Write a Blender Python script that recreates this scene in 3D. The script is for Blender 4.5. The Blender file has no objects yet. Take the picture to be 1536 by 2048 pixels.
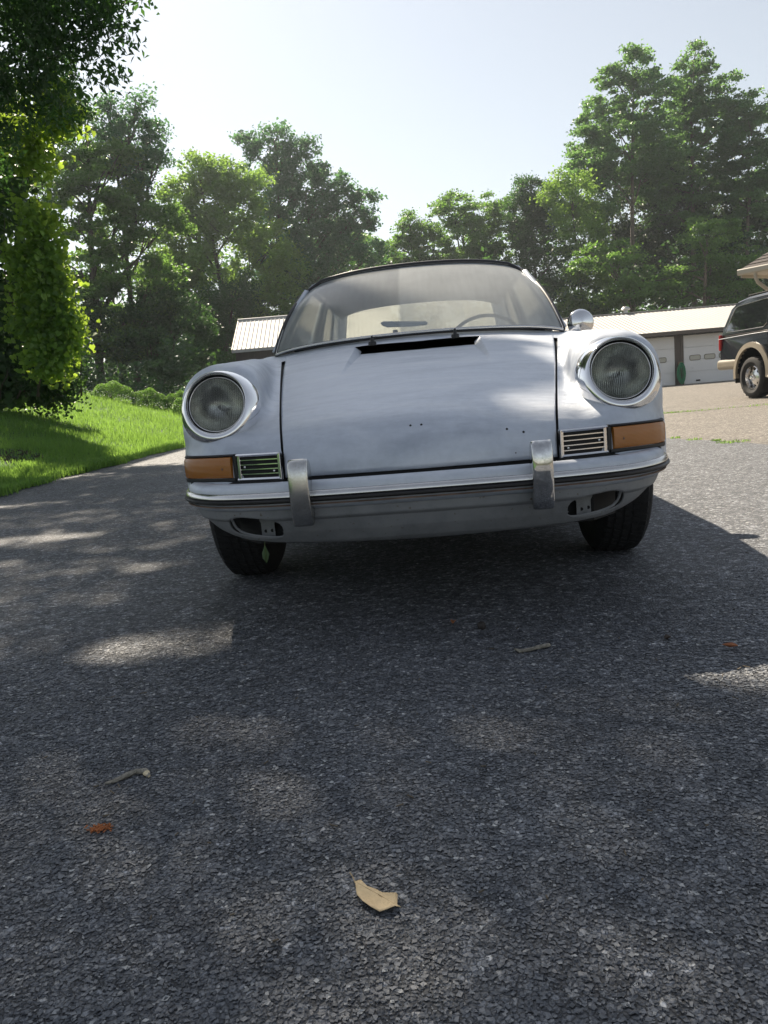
import bpy, bmesh, math, random
import numpy as np
from mathutils import Vector, Matrix

sc = bpy.context.scene
R = math.radians
rng = np.random.default_rng(7)
random.seed(7)

# ------------------------------------------------------------------ camera
CAM_H, CAM_PITCH, CAM_ROLL = 0.64, 0.1485, 0.083
cam_data = bpy.data.cameras.new('camera')
cam = bpy.data.objects.new('camera', cam_data)
sc.collection.objects.link(cam)
cam_data.sensor_fit = 'VERTICAL'
cam_data.sensor_height = 24.0
cam_data.lens = 24.0 * 1540.0 / 2048.0
cam_data.clip_start = 0.05
cam_data.clip_end = 2000
cam.matrix_world = (Matrix.Translation((0, 0, CAM_H)) @ Matrix.Rotation(math.pi / 2 - CAM_PITCH, 4, 'X')
                    @ Matrix.Rotation(-CAM_ROLL, 4, 'Z'))
sc.camera = cam

# ------------------------------------------------------------------ light
SUN = Vector((-0.28, 0.64, 0.716)).normalized()
world = bpy.data.worlds.new("World")
sc.world = world
world.use_nodes = True
wn = world.node_tree
wn.nodes.clear()
wout = wn.nodes.new('ShaderNodeOutputWorld')
wbg = wn.nodes.new('ShaderNodeBackground')
sky = wn.nodes.new('ShaderNodeTexSky')
sky.sky_type = 'NISHITA'
sky.sun_disc = False
sky.sun_elevation = math.asin(SUN.z)
sky.sun_rotation = math.atan2(SUN.x, SUN.y)
sky.air_density = 1.3
sky.dust_density = 0.7
sky.ozone_density = 1.5
whsv = wn.nodes.new('ShaderNodeHueSaturation')
whsv.inputs['Saturation'].default_value = 0.42
whsv.inputs['Value'].default_value = 1.0
wbg.inputs['Strength'].default_value = 0.049
wn.links.new(sky.outputs[0], whsv.inputs['Color'])
wn.links.new(whsv.outputs[0], wbg.inputs[0])
wn.links.new(wbg.outputs[0], wout.inputs[0])

sd = bpy.data.lights.new('sun', 'SUN')
sd.energy = 4.2
sd.angle = R(0.6)
sd.color = (1.0, 0.88, 0.71)
sun = bpy.data.objects.new('sun', sd)
sc.collection.objects.link(sun)
sun.rotation_euler = SUN.to_track_quat('Z', 'Y').to_euler()

sc.view_settings.view_transform = 'Standard'
sc.view_settings.look = 'None'
sc.view_settings.exposure = 1.4
sc.view_settings.gamma = 1.0
sc.view_settings.use_curve_mapping = False
sc.render.engine = 'CYCLES'
sc.cycles.use_denoising = True
sc.cycles.max_bounces = 8
sc.cycles.transparent_max_bounces = 12
sc.cycles.caustics_reflective = False
sc.cycles.caustics_refractive = False
sc.cycles.sample_clamp_indirect = 6.0

# ------------------------------------------------------------------ helpers
def link(o, parent=None):
    sc.collection.objects.link(o)
    if parent is not None:
        o.parent = parent
    return o

def tag(o, label=None, cat=None, group=None, kind=None):
    if label: o['label'] = label
    if cat: o['category'] = cat
    if group: o['group'] = group
    if kind: o['kind'] = kind
    return o

def empty(name, loc=(0, 0, 0), rz=0.0, label=None, cat=None, group=None):
    o = bpy.data.objects.new(name, None)
    o.location = loc
    o.rotation_euler = (0, 0, rz)
    o.empty_display_size = 0.2
    link(o)
    return tag(o, label, cat, group)

def np_mesh(name, verts, faces, mat=None, parent=None, smooth=False, attr=None):
    """verts Nx3, faces MxK array (tris or quads) or list of lists"""
    me = bpy.data.meshes.new(name)
    if isinstance(faces, np.ndarray):
        v = np.ascontiguousarray(verts, dtype=np.float32)
        f = np.ascontiguousarray(faces, dtype=np.int32)
        me.vertices.add(len(v)); me.vertices.foreach_set('co', v.ravel())
        me.loops.add(f.size); me.loops.foreach_set('vertex_index', f.ravel())
        me.polygons.add(len(f)); me.polygons.foreach_set('loop_start', np.arange(0, f.size, f.shape[1], dtype=np.int32))
        me.update(calc_edges=True)
    else:
        me.from_pydata([tuple(map(float, p)) for p in verts], [], [tuple(int(i) for i in q) for q in faces])
        me.update()
    if attr is not None:
        for k, a in attr.items():
            at = me.attributes.new(k, 'FLOAT', 'POINT')
            at.data.foreach_set('value', np.ascontiguousarray(a, dtype=np.float32))
    if smooth:
        me.polygons.foreach_set('use_smooth', np.ones(len(me.polygons), dtype=bool))
    if mat is not None:
        for m in (mat if isinstance(mat, (list, tuple)) else [mat]):
            me.materials.append(m)
    o = bpy.data.objects.new(name, me)
    return link(o, parent)

class MB:
    """collects primitives into one mesh"""
    def __init__(self):
        self.v, self.f = [], []
    def add(self, verts, faces):
        n = len(self.v)
        self.v += [tuple(map(float, p)) for p in verts]
        self.f += [tuple(i + n for i in q) for q in faces]
        return self
    def box(self, x0, x1, y0, y1, z0, z1):
        v = [(x, y, z) for z in (z0, z1) for y in (y0, y1) for x in (x0, x1)]
        return self.add(v, [(0, 2, 3, 1), (4, 5, 7, 6), (0, 1, 5, 4), (2, 6, 7, 3), (0, 4, 6, 2), (1, 3, 7, 5)])
    def obox(self, c, ax, ay, az):
        c, ax, ay, az = map(Vector, (c, ax, ay, az))
        v = [c + ax * i + ay * j + az * k for k in (-1, 1) for j in (-1, 1) for i in (-1, 1)]
        return self.add(v, [(0, 2, 3, 1), (4, 5, 7, 6), (0, 1, 5, 4), (2, 6, 7, 3), (0, 4, 6, 2), (1, 3, 7, 5)])
    def tube(self, pts, r, n=8, close=False, caps=True, flat=1.0):
        pts = [Vector(p) for p in pts]
        N = len(pts)
        rr = r if isinstance(r, (list, tuple)) else [r] * N
        rings = []
        up = None
        for i, p in enumerate(pts):
            a = pts[(i - 1) % N] if (close or i > 0) else p
            b = pts[(i + 1) % N] if (close or i < N - 1) else p
            t = (b - a).normalized()
            if up is None:
                up = Vector((0, 0, 1)) if abs(t.z) < 0.9 else Vector((1, 0, 0))
            s = t.cross(up)
            if s.length < 1e-5: s = t.cross(Vector((1, 0, 0.3)))
            s.normalize(); u = s.cross(t).normalized(); up = u
            rings.append([p + s * (rr[i] * math.cos(2 * math.pi * k / n)) + u * (rr[i] * flat * math.sin(2 * math.pi * k / n)) for k in range(n)])
        v = [q for ring in rings for q in ring]
        f = []
        for i in range(N if close else N - 1):
            j = (i + 1) % N
            for k in range(n):
                f.append((i * n + k, i * n + (k + 1) % n, j * n + (k + 1) % n, j * n + k))
        if caps and not close:
            f.append(tuple(range(n - 1, -1, -1))); f.append(tuple((N - 1) * n + k for k in range(n)))
        return self.add(v, f)
    def lathe(self, prof, origin=(0, 0, 0), axis=(0, 1, 0), n=48, up=(0, 0, 1), sx=1.0, sy=1.0, closed=False):
        """prof list of (r, h) along axis"""
        o = Vector(origin); a = Vector(axis).normalized()
        if Vector(up).cross(a).length < 1e-3: up = (0, 1, 0)
        s = Vector(up).cross(a).normalized(); u = a.cross(s).normalized()
        v = []
        for r, h in prof:
            for k in range(n):
                t = 2 * math.pi * k / n
                v.append(o + a * h + s * (r * sx * math.cos(t)) + u * (r * sy * math.sin(t)))
        f = []
        m = len(prof)
        for i in range(m if closed else m - 1):
            j = (i + 1) % m
            for k in range(n):
                f.append((i * n + k, i * n + (k + 1) % n, j * n + (k + 1) % n, j * n + k))
        return self.add(v, f)
    def prism(self, poly, y0, y1, axis='y'):
        """poly in (a,b) extruded along axis"""
        def P(a, b, t): return (a, t, b) if axis == 'y' else ((t, a, b) if axis == 'x' else (a, b, t))
        n = len(poly)
        v = [P(a, b, y0) for a, b in poly] + [P(a, b, y1) for a, b in poly]
        f = [tuple(range(n)), tuple(range(2 * n - 1, n - 1, -1))]
        for i in range(n):
            j = (i + 1) % n
            f.append((i, i + n, j + n, j))
        return self.add(v, f)
    def build(self, name, mat=None, parent=None, smooth=False, bevel=0.0, seg=2, fix=True):
        o = np_mesh(name, self.v, self.f, mat, parent, smooth)
        if fix:
            bm = bmesh.new(); bm.from_mesh(o.data)
            bmesh.ops.recalc_face_normals(bm, faces=bm.faces)
            bm.to_mesh(o.data); bm.free()
        if smooth and smooth != 'all':
            o.data.set_sharp_from_angle(angle=R(35))
        if bevel > 0:
            m = o.modifiers.new('bevel', 'BEVEL'); m.width = bevel; m.segments = seg; m.limit_method = 'ANGLE'; m.angle_limit = R(35)
        return o

def copy_tree(o, parent=None):
    c = o.copy(); sc.collection.objects.link(c)
    if parent is not None: c.parent = parent
    for ch in [x for x in bpy.data.objects if x.parent == o]:
        copy_tree(ch, c)
    return c

# ------------------------------------------------------------------ materials
def newmat(name):
    m = bpy.data.materials.new(name); m.use_nodes = True
    nt = m.node_tree; b = nt.nodes['Principled BSDF']
    return m, nt, b

def N(nt, t, **kw):
    n = nt.nodes.new(t)
    for k, v in kw.items():
        if k in n.inputs: n.inputs[k].default_value = v
        else: setattr(n, k, v)
    return n

def ramp(nt, stops, interp='LINEAR'):
    r = nt.nodes.new('ShaderNodeValToRGB'); r.color_ramp.interpolation = interp
    e = r.color_ramp.elements
    while len(e) < len(stops): e.new(0.5)
    for i, (p, c) in enumerate(stops):
        e[i].position = p; e[i].color = (*c, 1) if len(c) == 3 else c
    return r

def coords(nt, scale=(1, 1, 1), gen='Object'):
    tc = nt.nodes.new('ShaderNodeTexCoord'); mp = nt.nodes.new('ShaderNodeMapping')
    mp.inputs['Scale'].default_value = scale
    nt.links.new(tc.outputs[gen], mp.inputs[0])
    return mp.outputs[0]

def simple(name, col, rough=0.5, metal=0.0, var=0.12, vs=8.0, bump=0.0, bs=60.0, spec=0.5, coat=0.0):
    m, nt, b = newmat(name)
    co = coords(nt)
    n1 = N(nt, 'ShaderNodeTexNoise', Scale=vs, Detail=6.0, Roughness=0.6)
    nt.links.new(co, n1.inputs['Vector'])
    c0 = tuple(x * (1 - var) for x in col); c1 = tuple(min(1, x * (1 + var)) for x in col)
    r = ramp(nt, [(0.3, c0), (0.7, c1)])
    nt.links.new(n1.outputs[0], r.inputs[0]); nt.links.new(r.outputs[0], b.inputs['Base Color'])
    rr = N(nt, 'ShaderNodeMapRange'); rr.inputs[3].default_value = max(0.02, rough - 0.08); rr.inputs[4].default_value = min(1, rough + 0.08)
    nt.links.new(n1.outputs[0], rr.inputs[0]); nt.links.new(rr.outputs[0], b.inputs['Roughness'])
    b.inputs['Metallic'].default_value = metal
    b.inputs['Specular IOR Level'].default_value = spec
    b.inputs['Coat Weight'].default_value = coat
    if bump > 0:
        n2 = N(nt, 'ShaderNodeTexNoise', Scale=bs, Detail=4.0)
        nt.links.new(co, n2.inputs['Vector'])
        bp = N(nt, 'ShaderNodeBump', Strength=bump, Distance=0.01)
        nt.links.new(n2.outputs[0], bp.inputs['Height']); nt.links.new(bp.outputs[0], b.inputs['Normal'])
    return m

def leafmat(name, dark, light, trans, tw=0.42, gloss=0.35):
    """foliage: diffuse + glossy front, translucent light through, per-leaf tint"""
    m, nt, b = newmat(name)
    at = N(nt, 'ShaderNodeAttribute', attribute_name='tint')
    r = ramp(nt, [(0.0, dark), (1.0, light)])
    nt.links.new(at.outputs['Fac'], r.inputs[0])
    nt.links.new(r.outputs[0], b.inputs['Base Color'])
    b.inputs['Roughness'].default_value = 0.45
    b.inputs['Specular IOR Level'].default_value = gloss
    tr = N(nt, 'ShaderNodeBsdfTranslucent')
    r2 = ramp(nt, [(0.0, tuple(x * 0.7 for x in trans)), (1.0, trans)])
    nt.links.new(at.outputs['Fac'], r2.inputs[0]); nt.links.new(r2.outputs[0], tr.inputs['Color'])
    mx = N(nt, 'ShaderNodeMixShader'); mx.inputs[0].default_value = tw
    nt.links.new(b.outputs[0], mx.inputs[1]); nt.links.new(tr.outputs[0], mx.inputs[2])
    nt.links.new(mx.outputs[0], nt.nodes['Material Output'].inputs['Surface'])
    return m

def asphalt_mat(name, base, stone, speck, scale=1.0, bump=0.8, patch=0.15, dirt=None):
    m, nt, b = newmat(name)
    co = coords(nt)
    v = N(nt, 'ShaderNodeTexVoronoi', Scale=115.0 * scale); v.feature = 'F1'
    v2 = N(nt, 'ShaderNodeTexVoronoi', Scale=115.0 * scale); v2.feature = 'DISTANCE_TO_EDGE'
    v3 = N(nt, 'ShaderNodeTexVoronoi', Scale=230.0 * scale)
    nz = N(nt, 'ShaderNodeTexNoise', Scale=1.3, Detail=8.0, Roughness=0.65)
    nf = N(nt, 'ShaderNodeTexNoise', Scale=24.0, Detail=6.0, Roughness=0.7)
    for x in (v, v2, v3, nz, nf): nt.links.new(co, x.inputs['Vector'])
    sep = N(nt, 'ShaderNodeSeparateColor'); nt.links.new(v.outputs['Color'], sep.inputs[0])
    cr = ramp(nt, [(0.0, base), (0.72, stone), (0.93, tuple(min(1, s * 1.5) for s in stone)), (0.985, speck)])
    nt.links.new(sep.outputs[0], cr.inputs[0])
    edge = ramp(nt, [(0.0, (0.35, 0.35, 0.35)), (0.16, (1, 1, 1))]); nt.links.new(v2.outputs[0], edge.inputs[0])
    mu = N(nt, 'ShaderNodeMix', data_type='RGBA', blend_type='MULTIPLY'); mu.inputs[0].default_value = 1
    nt.links.new(cr.outputs[0], mu.inputs[6]); nt.links.new(edge.outputs[0], mu.inputs[7])
    v4 = N(nt, 'ShaderNodeTexVoronoi', Scale=46.0 * scale); nt.links.new(co, v4.inputs['Vector'])
    s4 = N(nt, 'ShaderNodeSeparateColor'); nt.links.new(v4.outputs['Color'], s4.inputs[0])
    r4 = ramp(nt, [(0.0, (.62,) * 3), (0.5, (.95,) * 3), (0.9, (1.25,) * 3), (.985, (1.7,) * 3)]); nt.links.new(s4.outputs[0], r4.inputs[0])
    m4 = N(nt, 'ShaderNodeMix', data_type='RGBA', blend_type='MULTIPLY'); m4.inputs[0].default_value = 1
    nt.links.new(mu.outputs[2], m4.inputs[6]); nt.links.new(r4.outputs[0], m4.inputs[7]); mu = m4
    pr = ramp(nt, [(0.25, (1 - patch,) * 3), (0.75, (1 + patch,) * 3)]); nt.links.new(nz.outputs[0], pr.inputs[0])
    mu2 = N(nt, 'ShaderNodeMix', data_type='RGBA', blend_type='MULTIPLY'); mu2.inputs[0].default_value = 1
    nt.links.new(mu.outputs[2], mu2.inputs[6]); nt.links.new(pr.outputs[0], mu2.inputs[7])
    last = mu2.outputs[2]
    if dirt:
        dr = ramp(nt, [(0.5, (0, 0, 0)), (0.72, (1, 1, 1))]); nt.links.new(nf.outputs[0], dr.inputs[0])
        mu3 = N(nt, 'ShaderNodeMix', data_type='RGBA'); mu3.inputs[7].default_value = (*dirt, 1)
        f = N(nt, 'ShaderNodeMath', operation='MULTIPLY'); f.inputs[1].default_value = 0.45
        nt.links.new(dr.outputs[0], f.inputs[0]); nt.links.new(f.outputs[0], mu3.inputs[0]); nt.links.new(last, mu3.inputs[6])
        last = mu3.outputs[2]
    nt.links.new(last, b.inputs['Base Color'])
    b.inputs['Roughness'].default_value = 0.7
    b.inputs['Specular IOR Level'].default_value = 0.45
    a = N(nt, 'ShaderNodeMath', operation='ADD'); a2 = N(nt, 'ShaderNodeMath', operation='MULTIPLY'); a2.inputs[1].default_value = 0.5
    mn = N(nt, 'ShaderNodeMath', operation='MINIMUM'); mn.inputs[1].default_value = 0.3
    nt.links.new(v2.outputs[0], mn.inputs[0])
    nt.links.new(sep.outputs[1], a2.inputs[0]); nt.links.new(mn.outputs[0], a.inputs[0]); nt.links.new(a2.outputs[0], a.inputs[1])
    bp = N(nt, 'ShaderNodeBump', Strength=bump, Distance=0.006)
    nt.links.new(a.outputs[0], bp.inputs['Height'])
    bp2 = N(nt, 'ShaderNodeBump', Strength=bump * 0.7, Distance=0.003)
    nt.links.new(v3.outputs[0], bp2.inputs['Height']); nt.links.new(bp.outputs[0], bp2.inputs['Normal'])
    nt.links.new(bp2.outputs[0], b.inputs['Normal'])
    return m

# ------------------------------------------------------------------ ground, driveway, apron
def lawn_z(x, y):
    x = np.asarray(x, float); y = np.asarray(y, float)
    t = np.clip(-x - 3.72, 0, None)
    s = t * t / (t + 0.7)
    z = 0.27 * s * np.clip((y + 2) / 10.0, 0.25, 1.0)
    z = np.where(z > 1.6, 1.6 + (z - 1.6) * 0.25, z)
    crest = 1.0 - np.clip((y - 27) / 20.0, 0, 1) * 0.45
    z = np.minimum(z, 2.6) * crest
    return z + 0.03 * np.sin(x * 1.7 + y * 0.9) * np.clip(t, 0, 1)

M_soil = simple('soil', (0.045, 0.048, 0.025), 0.95, vs=1.2, var=0.4, bump=0.8, bs=18)
gx = np.concatenate([np.linspace(-240, -40, 8), np.linspace(-36, -10, 18), np.linspace(-9.5, -3.7, 40), np.linspace(-3.5, 30, 22), np.linspace(60, 240, 6)])
gy = np.concatenate([np.linspace(-120, -20, 4), np.linspace(-12, 4, 12), np.linspace(4.5, 34, 70), np.linspace(36, 90, 24), np.linspace(110, 260, 5)])
GX, GY = np.meshgrid(gx, gy)
GZ = lawn_z(GX, GY) - 0.06 + 0.05 * np.clip(-GX - 3.6, 0, 1)
def grid_faces(nr, nc):
    a = np.arange(nr * nc).reshape(nr, nc)
    return np.stack([a[:-1, :-1], a[:-1, 1:], a[1:, 1:], a[1:, :-1]], -1).reshape(-1, 4)
ground = np_mesh('ground', np.stack([GX, GY, GZ], -1).reshape(-1, 3), grid_faces(*GX.shape), M_soil, smooth=True)
tag(ground, kind='structure')

M_new = asphalt_mat('new_asphalt', (0.083, 0.088, 0.099), (0.184, 0.192, 0.208), (0.44, 0.44, 0.44), 1.0, 1.0, 0.18)
M_old = asphalt_mat('old_asphalt', (0.10, 0.09, 0.079), (0.225, 0.205, 0.18), (0.42, 0.39, 0.35), 0.7, 0.6, 0.16, dirt=(0.34, 0.29, 0.23))

def sheet(name, left, right, ys, z, mat, nx=24, wob=0.0):
    """strip between left(y) and right(y)"""
    V = []
    for y in ys:
        a, b = left(y), right(y)
        for i in range(nx):
            V.append((a + (b - a) * i / (nx - 1), y, z))
    return np_mesh(name, np.array(V), grid_faces(len(ys), nx), mat)

EL = lambda y: -3.70 + 0.05 * math.sin(y * 1.9) + 0.035 * math.sin(y * 5.3 + 1) + (0.0 if y < 16 else -0.02 * (y - 16))
sy = [-12, -5, 3, 6.2, 7.8, 11, 16, 22, 30, 45]
sx = [5.2, 4.6, 3.55, 3.12, 2.84, 2.45, 1.9, 1.2, 0.4, -1.0]
SEAM = lambda y: float(np.interp(y, sy, sx)) + 0.03 * math.sin(y * 3.1) + 0.015 * math.sin(y * 11)
ys = list(np.arange(-12, 44.5, 0.25))
driveway = tag(sheet('driveway', EL, lambda y: SEAM(y), ys, 0.004, M_new), kind='structure')
apron = tag(sheet('old_apron', lambda y: SEAM(y) - 0.08, lambda y: 42.0, ys, 0.0, M_old, 40), kind='structure')

# loose coarse aggregate standing proud in the new asphalt close by
def aggregate():
    P = []
    for (y0, y1, h, sp) in ((0.45, 0.95, 0.65, 0.0051), (0.95, 1.45, 1.0, 0.0060), (1.45, 2.4, 1.6, 0.0076)):
        nx, ny = int(2 * h / sp), int((y1 - y0) / sp)
        X, Y = np.meshgrid((np.arange(nx) + .5) * sp - h, y0 + (np.arange(ny) + .5) * sp)
        X = X + rng.uniform(-.5, .5, X.shape) * sp; Y = Y + rng.uniform(-.5, .5, Y.shape) * sp
        k = (np.abs(X / Y) < 0.66) & (rng.uniform(0, 1, X.shape) < np.clip((2.45 - Y) / 1.1, 0, .93))
        P.append(np.stack([X[k], Y[k], np.full(k.sum(), sp)], 1))
    P = np.concatenate(P)
    n = len(P)
    K = 4
    if len(P) > 60000: pass
    th = rng.uniform(0, 2 * np.pi, (n, 1)) + np.arange(K) * 2 * np.pi / K + rng.uniform(-.35, .35, (n, K))
    rad = P[:, 2:3] * (0.28 + 0.75 * rng.uniform(0, 1, (n, 1)) ** 1.8) * rng.uniform(0.6, 1.3, (n, K))
    asp = rng.uniform(0.42, 1.0, (n, 1)); ang = rng.uniform(0, np.pi, (n, 1))
    def ring(f, z):
        x = rad * f * np.cos(th); y = rad * f * np.sin(th) * asp
        xr = x * np.cos(ang) - y * np.sin(ang); yr = x * np.sin(ang) + y * np.cos(ang)
        return xr, yr, z
    h = (np.minimum(P[:, 2:3], .012) * rng.uniform(0.06, 0.32, (n, 1)))
    tx, ty = rng.normal(0, .28, (n, 1)), rng.normal(0, .28, (n, 1))
    x0, y0_, _ = ring(1.0, 0); x1, y1_, _ = ring(0.68, 0)
    z0 = np.full_like(x0, 0.0015); z1 = h + tx * x1 + ty * y1_
    V = np.concatenate([np.stack([x0, y0_, z0], -1), np.stack([x1, y1_, z1], -1), ], 1)
    V[:, :, 0] += P[:, 0:1]; V[:, :, 1] += P[:, 1:2]; V[:, :, 2] += 0.004
    f = []
    for k in range(K):
        j = (k + 1) % K
        f += [(k, j, K + j), (k, K + j, K + k)]
    f += [(K, K + 1, K + 2), (K, K + 2, K + 3)]
    F = (np.arange(n)[:, None, None] * (2 * K) + np.array(f)[None]).reshape(-1, 3)
    t = np.repeat(rng.uniform(0, 1, n), 2 * K)
    m, nt, b = newmat('aggregate_stone')
    at = N(nt, 'ShaderNodeAttribute', attribute_name='tint')
    r = ramp(nt, [(0.0, (0.082, 0.090, 0.104)), (0.6, (0.152, 0.163, 0.182)), (0.95, (0.225, 0.23, 0.24)), (0.997, (0.42, 0.43, 0.43))])
    nt.links.new(at.outputs['Fac'], r.inputs[0])
    nz = N(nt, 'ShaderNodeTexNoise', Scale=1.3, Detail=8.0, Roughness=0.65); nt.links.new(coords(nt), nz.inputs['Vector'])
    pr = ramp(nt, [(0.25, (.82,) * 3), (0.75, (1.18,) * 3)]); nt.links.new(nz.outputs[0], pr.inputs[0])
    mu = N(nt, 'ShaderNodeMix', data_type='RGBA', blend_type='MULTIPLY'); mu.inputs[0].default_value = 1
    nt.links.new(r.outputs[0], mu.inputs[6]); nt.links.new(pr.outputs[0], mu.inputs[7]); nt.links.new(mu.outputs[2], b.inputs['Base Color'])
    b.inputs['Roughness'].default_value = 0.55
    b.inputs['Specular IOR Level'].default_value = 0.5
    o = np_mesh('asphalt_aggregate', V.reshape(-1, 3), F, m, attr={'tint': t})
    tag(o, kind='stuff', label='coarse dark stone chips set in the new asphalt of the driveway', cat='asphalt')
aggregate()

# ------------------------------------------------------------------ leaves
def leaf_arrays(C, size, up=0.5, fold=0.25, wid=0.55, droop=0.0):
    """C Nx3 centres -> verts (N*4), tri faces"""
    n = len(C)
    d = rng.normal(0, 1, (n, 3)); d[:, 2] = d[:, 2] * 0.6 - droop
    d /= np.linalg.norm(d, axis=1, keepdims=True)
    nrm = rng.normal(0, 1, (n, 3)); nrm[:, 2] += up * 2.2
    s = np.cross(d, nrm); s /= (np.linalg.norm(s, axis=1, keepdims=True) + 1e-6)
    u = np.cross(s, d)
    L = (size * rng.uniform(0.65, 1.3, (n, 1)))
    W = L * wid
    base = C - d * L * 0.5; tip = C + d * L * 0.5
    mid = C - d * L * 0.05
    l = mid - s * W * 0.5 + u * W * fold; r = mid + s * W * 0.5 + u * W * fold
    V = np.stack([base, l, tip, r], 1).reshape(-1, 3)
    F = (np.arange(n)[:, None, None] * 4 + np.array([(0, 1, 2), (0, 2, 3)])[None]).reshape(-1, 3)
    return V, F

def puff_points(lobes, density, puff_r, flat=0.55, ryf=1.0, holl=0.45, per=None):
    """leaf centres: lobes -> puffs -> leaves. lobe=(x,y,z,rx,rz)"""
    out, tint = [], []
    for (x, y, z, rx, rz) in lobes:
        ry = rx * ryf
        area = math.pi * rx * rz
        npuff = max(5, int(area / (puff_r ** 2) * 1.25))
        nl = int(area * density)
        d = rng.normal(0, 1, (npuff, 3)); d /= np.linalg.norm(d, axis=1, keepdims=True)
        rad = rng.uniform(holl, 1.0, (npuff, 1)) ** 0.7 * rng.uniform(.8, 1.12, (npuff, 1))
        pc = np.array([x, y, z]) + d * rad * np.array([rx, ry, rz])
        pr = puff_r * rng.uniform(0.55, 1.25, npuff)
        pt = rng.uniform(0, 1, npuff)
        w = pr ** 2; w /= w.sum()
        idx = rng.choice(npuff, nl, p=w)
        q = rng.normal(0, 0.48, (nl, 3)); q[:, 2] *= flat
        out.append(pc[idx] + q * pr[idx, None]); tint.append(np.clip(pt[idx] * 0.55 + rng.uniform(0, .45, nl), 0, 1))
    return np.concatenate(out), np.concatenate(tint)

def limb(mb, a, b, r0, r1, sag=0.0, n=5, wob=0.12):
    a, b = Vector(a), Vector(b); L = (b - a).length
    pts, rr = [], []
    ph = random.uniform(0, 6)
    for i in range(n + 1):
        t = i / n
        p = a.lerp(b, t)
        p.z += sag * L * math.sin(math.pi * t)
        k = wob * L * math.sin(math.pi * t) * 0.35
        p.x += k * math.sin(ph + 5 * t); p.y += k * math.cos(ph + 4 * t)
        pts.append(p); rr.append(r0 + (r1 - r0) * t)
    mb.tube(pts, rr, 7)

M_bark = simple('bark', (0.085, 0.068, 0.052), 0.9, vs=6, var=0.35, bump=0.8, bs=14)
M_bark_pale = simple('bark_pale', (0.13, 0.10, 0.08), 0.9, vs=6, var=0.3, bump=0.7, bs=14)
LM = {
 'locust': leafmat('leaf_locust', (0.035, 0.095, 0.045), (0.09, 0.19, 0.07), (0.26, 0.50, 0.11), 0.45),
 'mid': leafmat('leaf_mid', (0.034, 0.09, 0.030), (0.095, 0.185, 0.045), (0.28, 0.52, 0.08), 0.44),
 'bright': leafmat('leaf_bright', (0.05, 0.12, 0.032), (0.14, 0.25, 0.055), (0.38, 0.62, 0.09), 0.46),
 'blue': leafmat('leaf_blue', (0.03, 0.09, 0.05), (0.07, 0.16, 0.085), (0.18, 0.40, 0.13), 0.4),
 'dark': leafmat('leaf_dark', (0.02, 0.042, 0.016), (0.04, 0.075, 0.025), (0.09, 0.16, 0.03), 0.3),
 'dark2': leafmat('leaf_shade', (0.018, 0.050, 0.022), (0.045, 0.10, 0.034), (0.11, 0.26, 0.045), 0.36),
}
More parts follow.
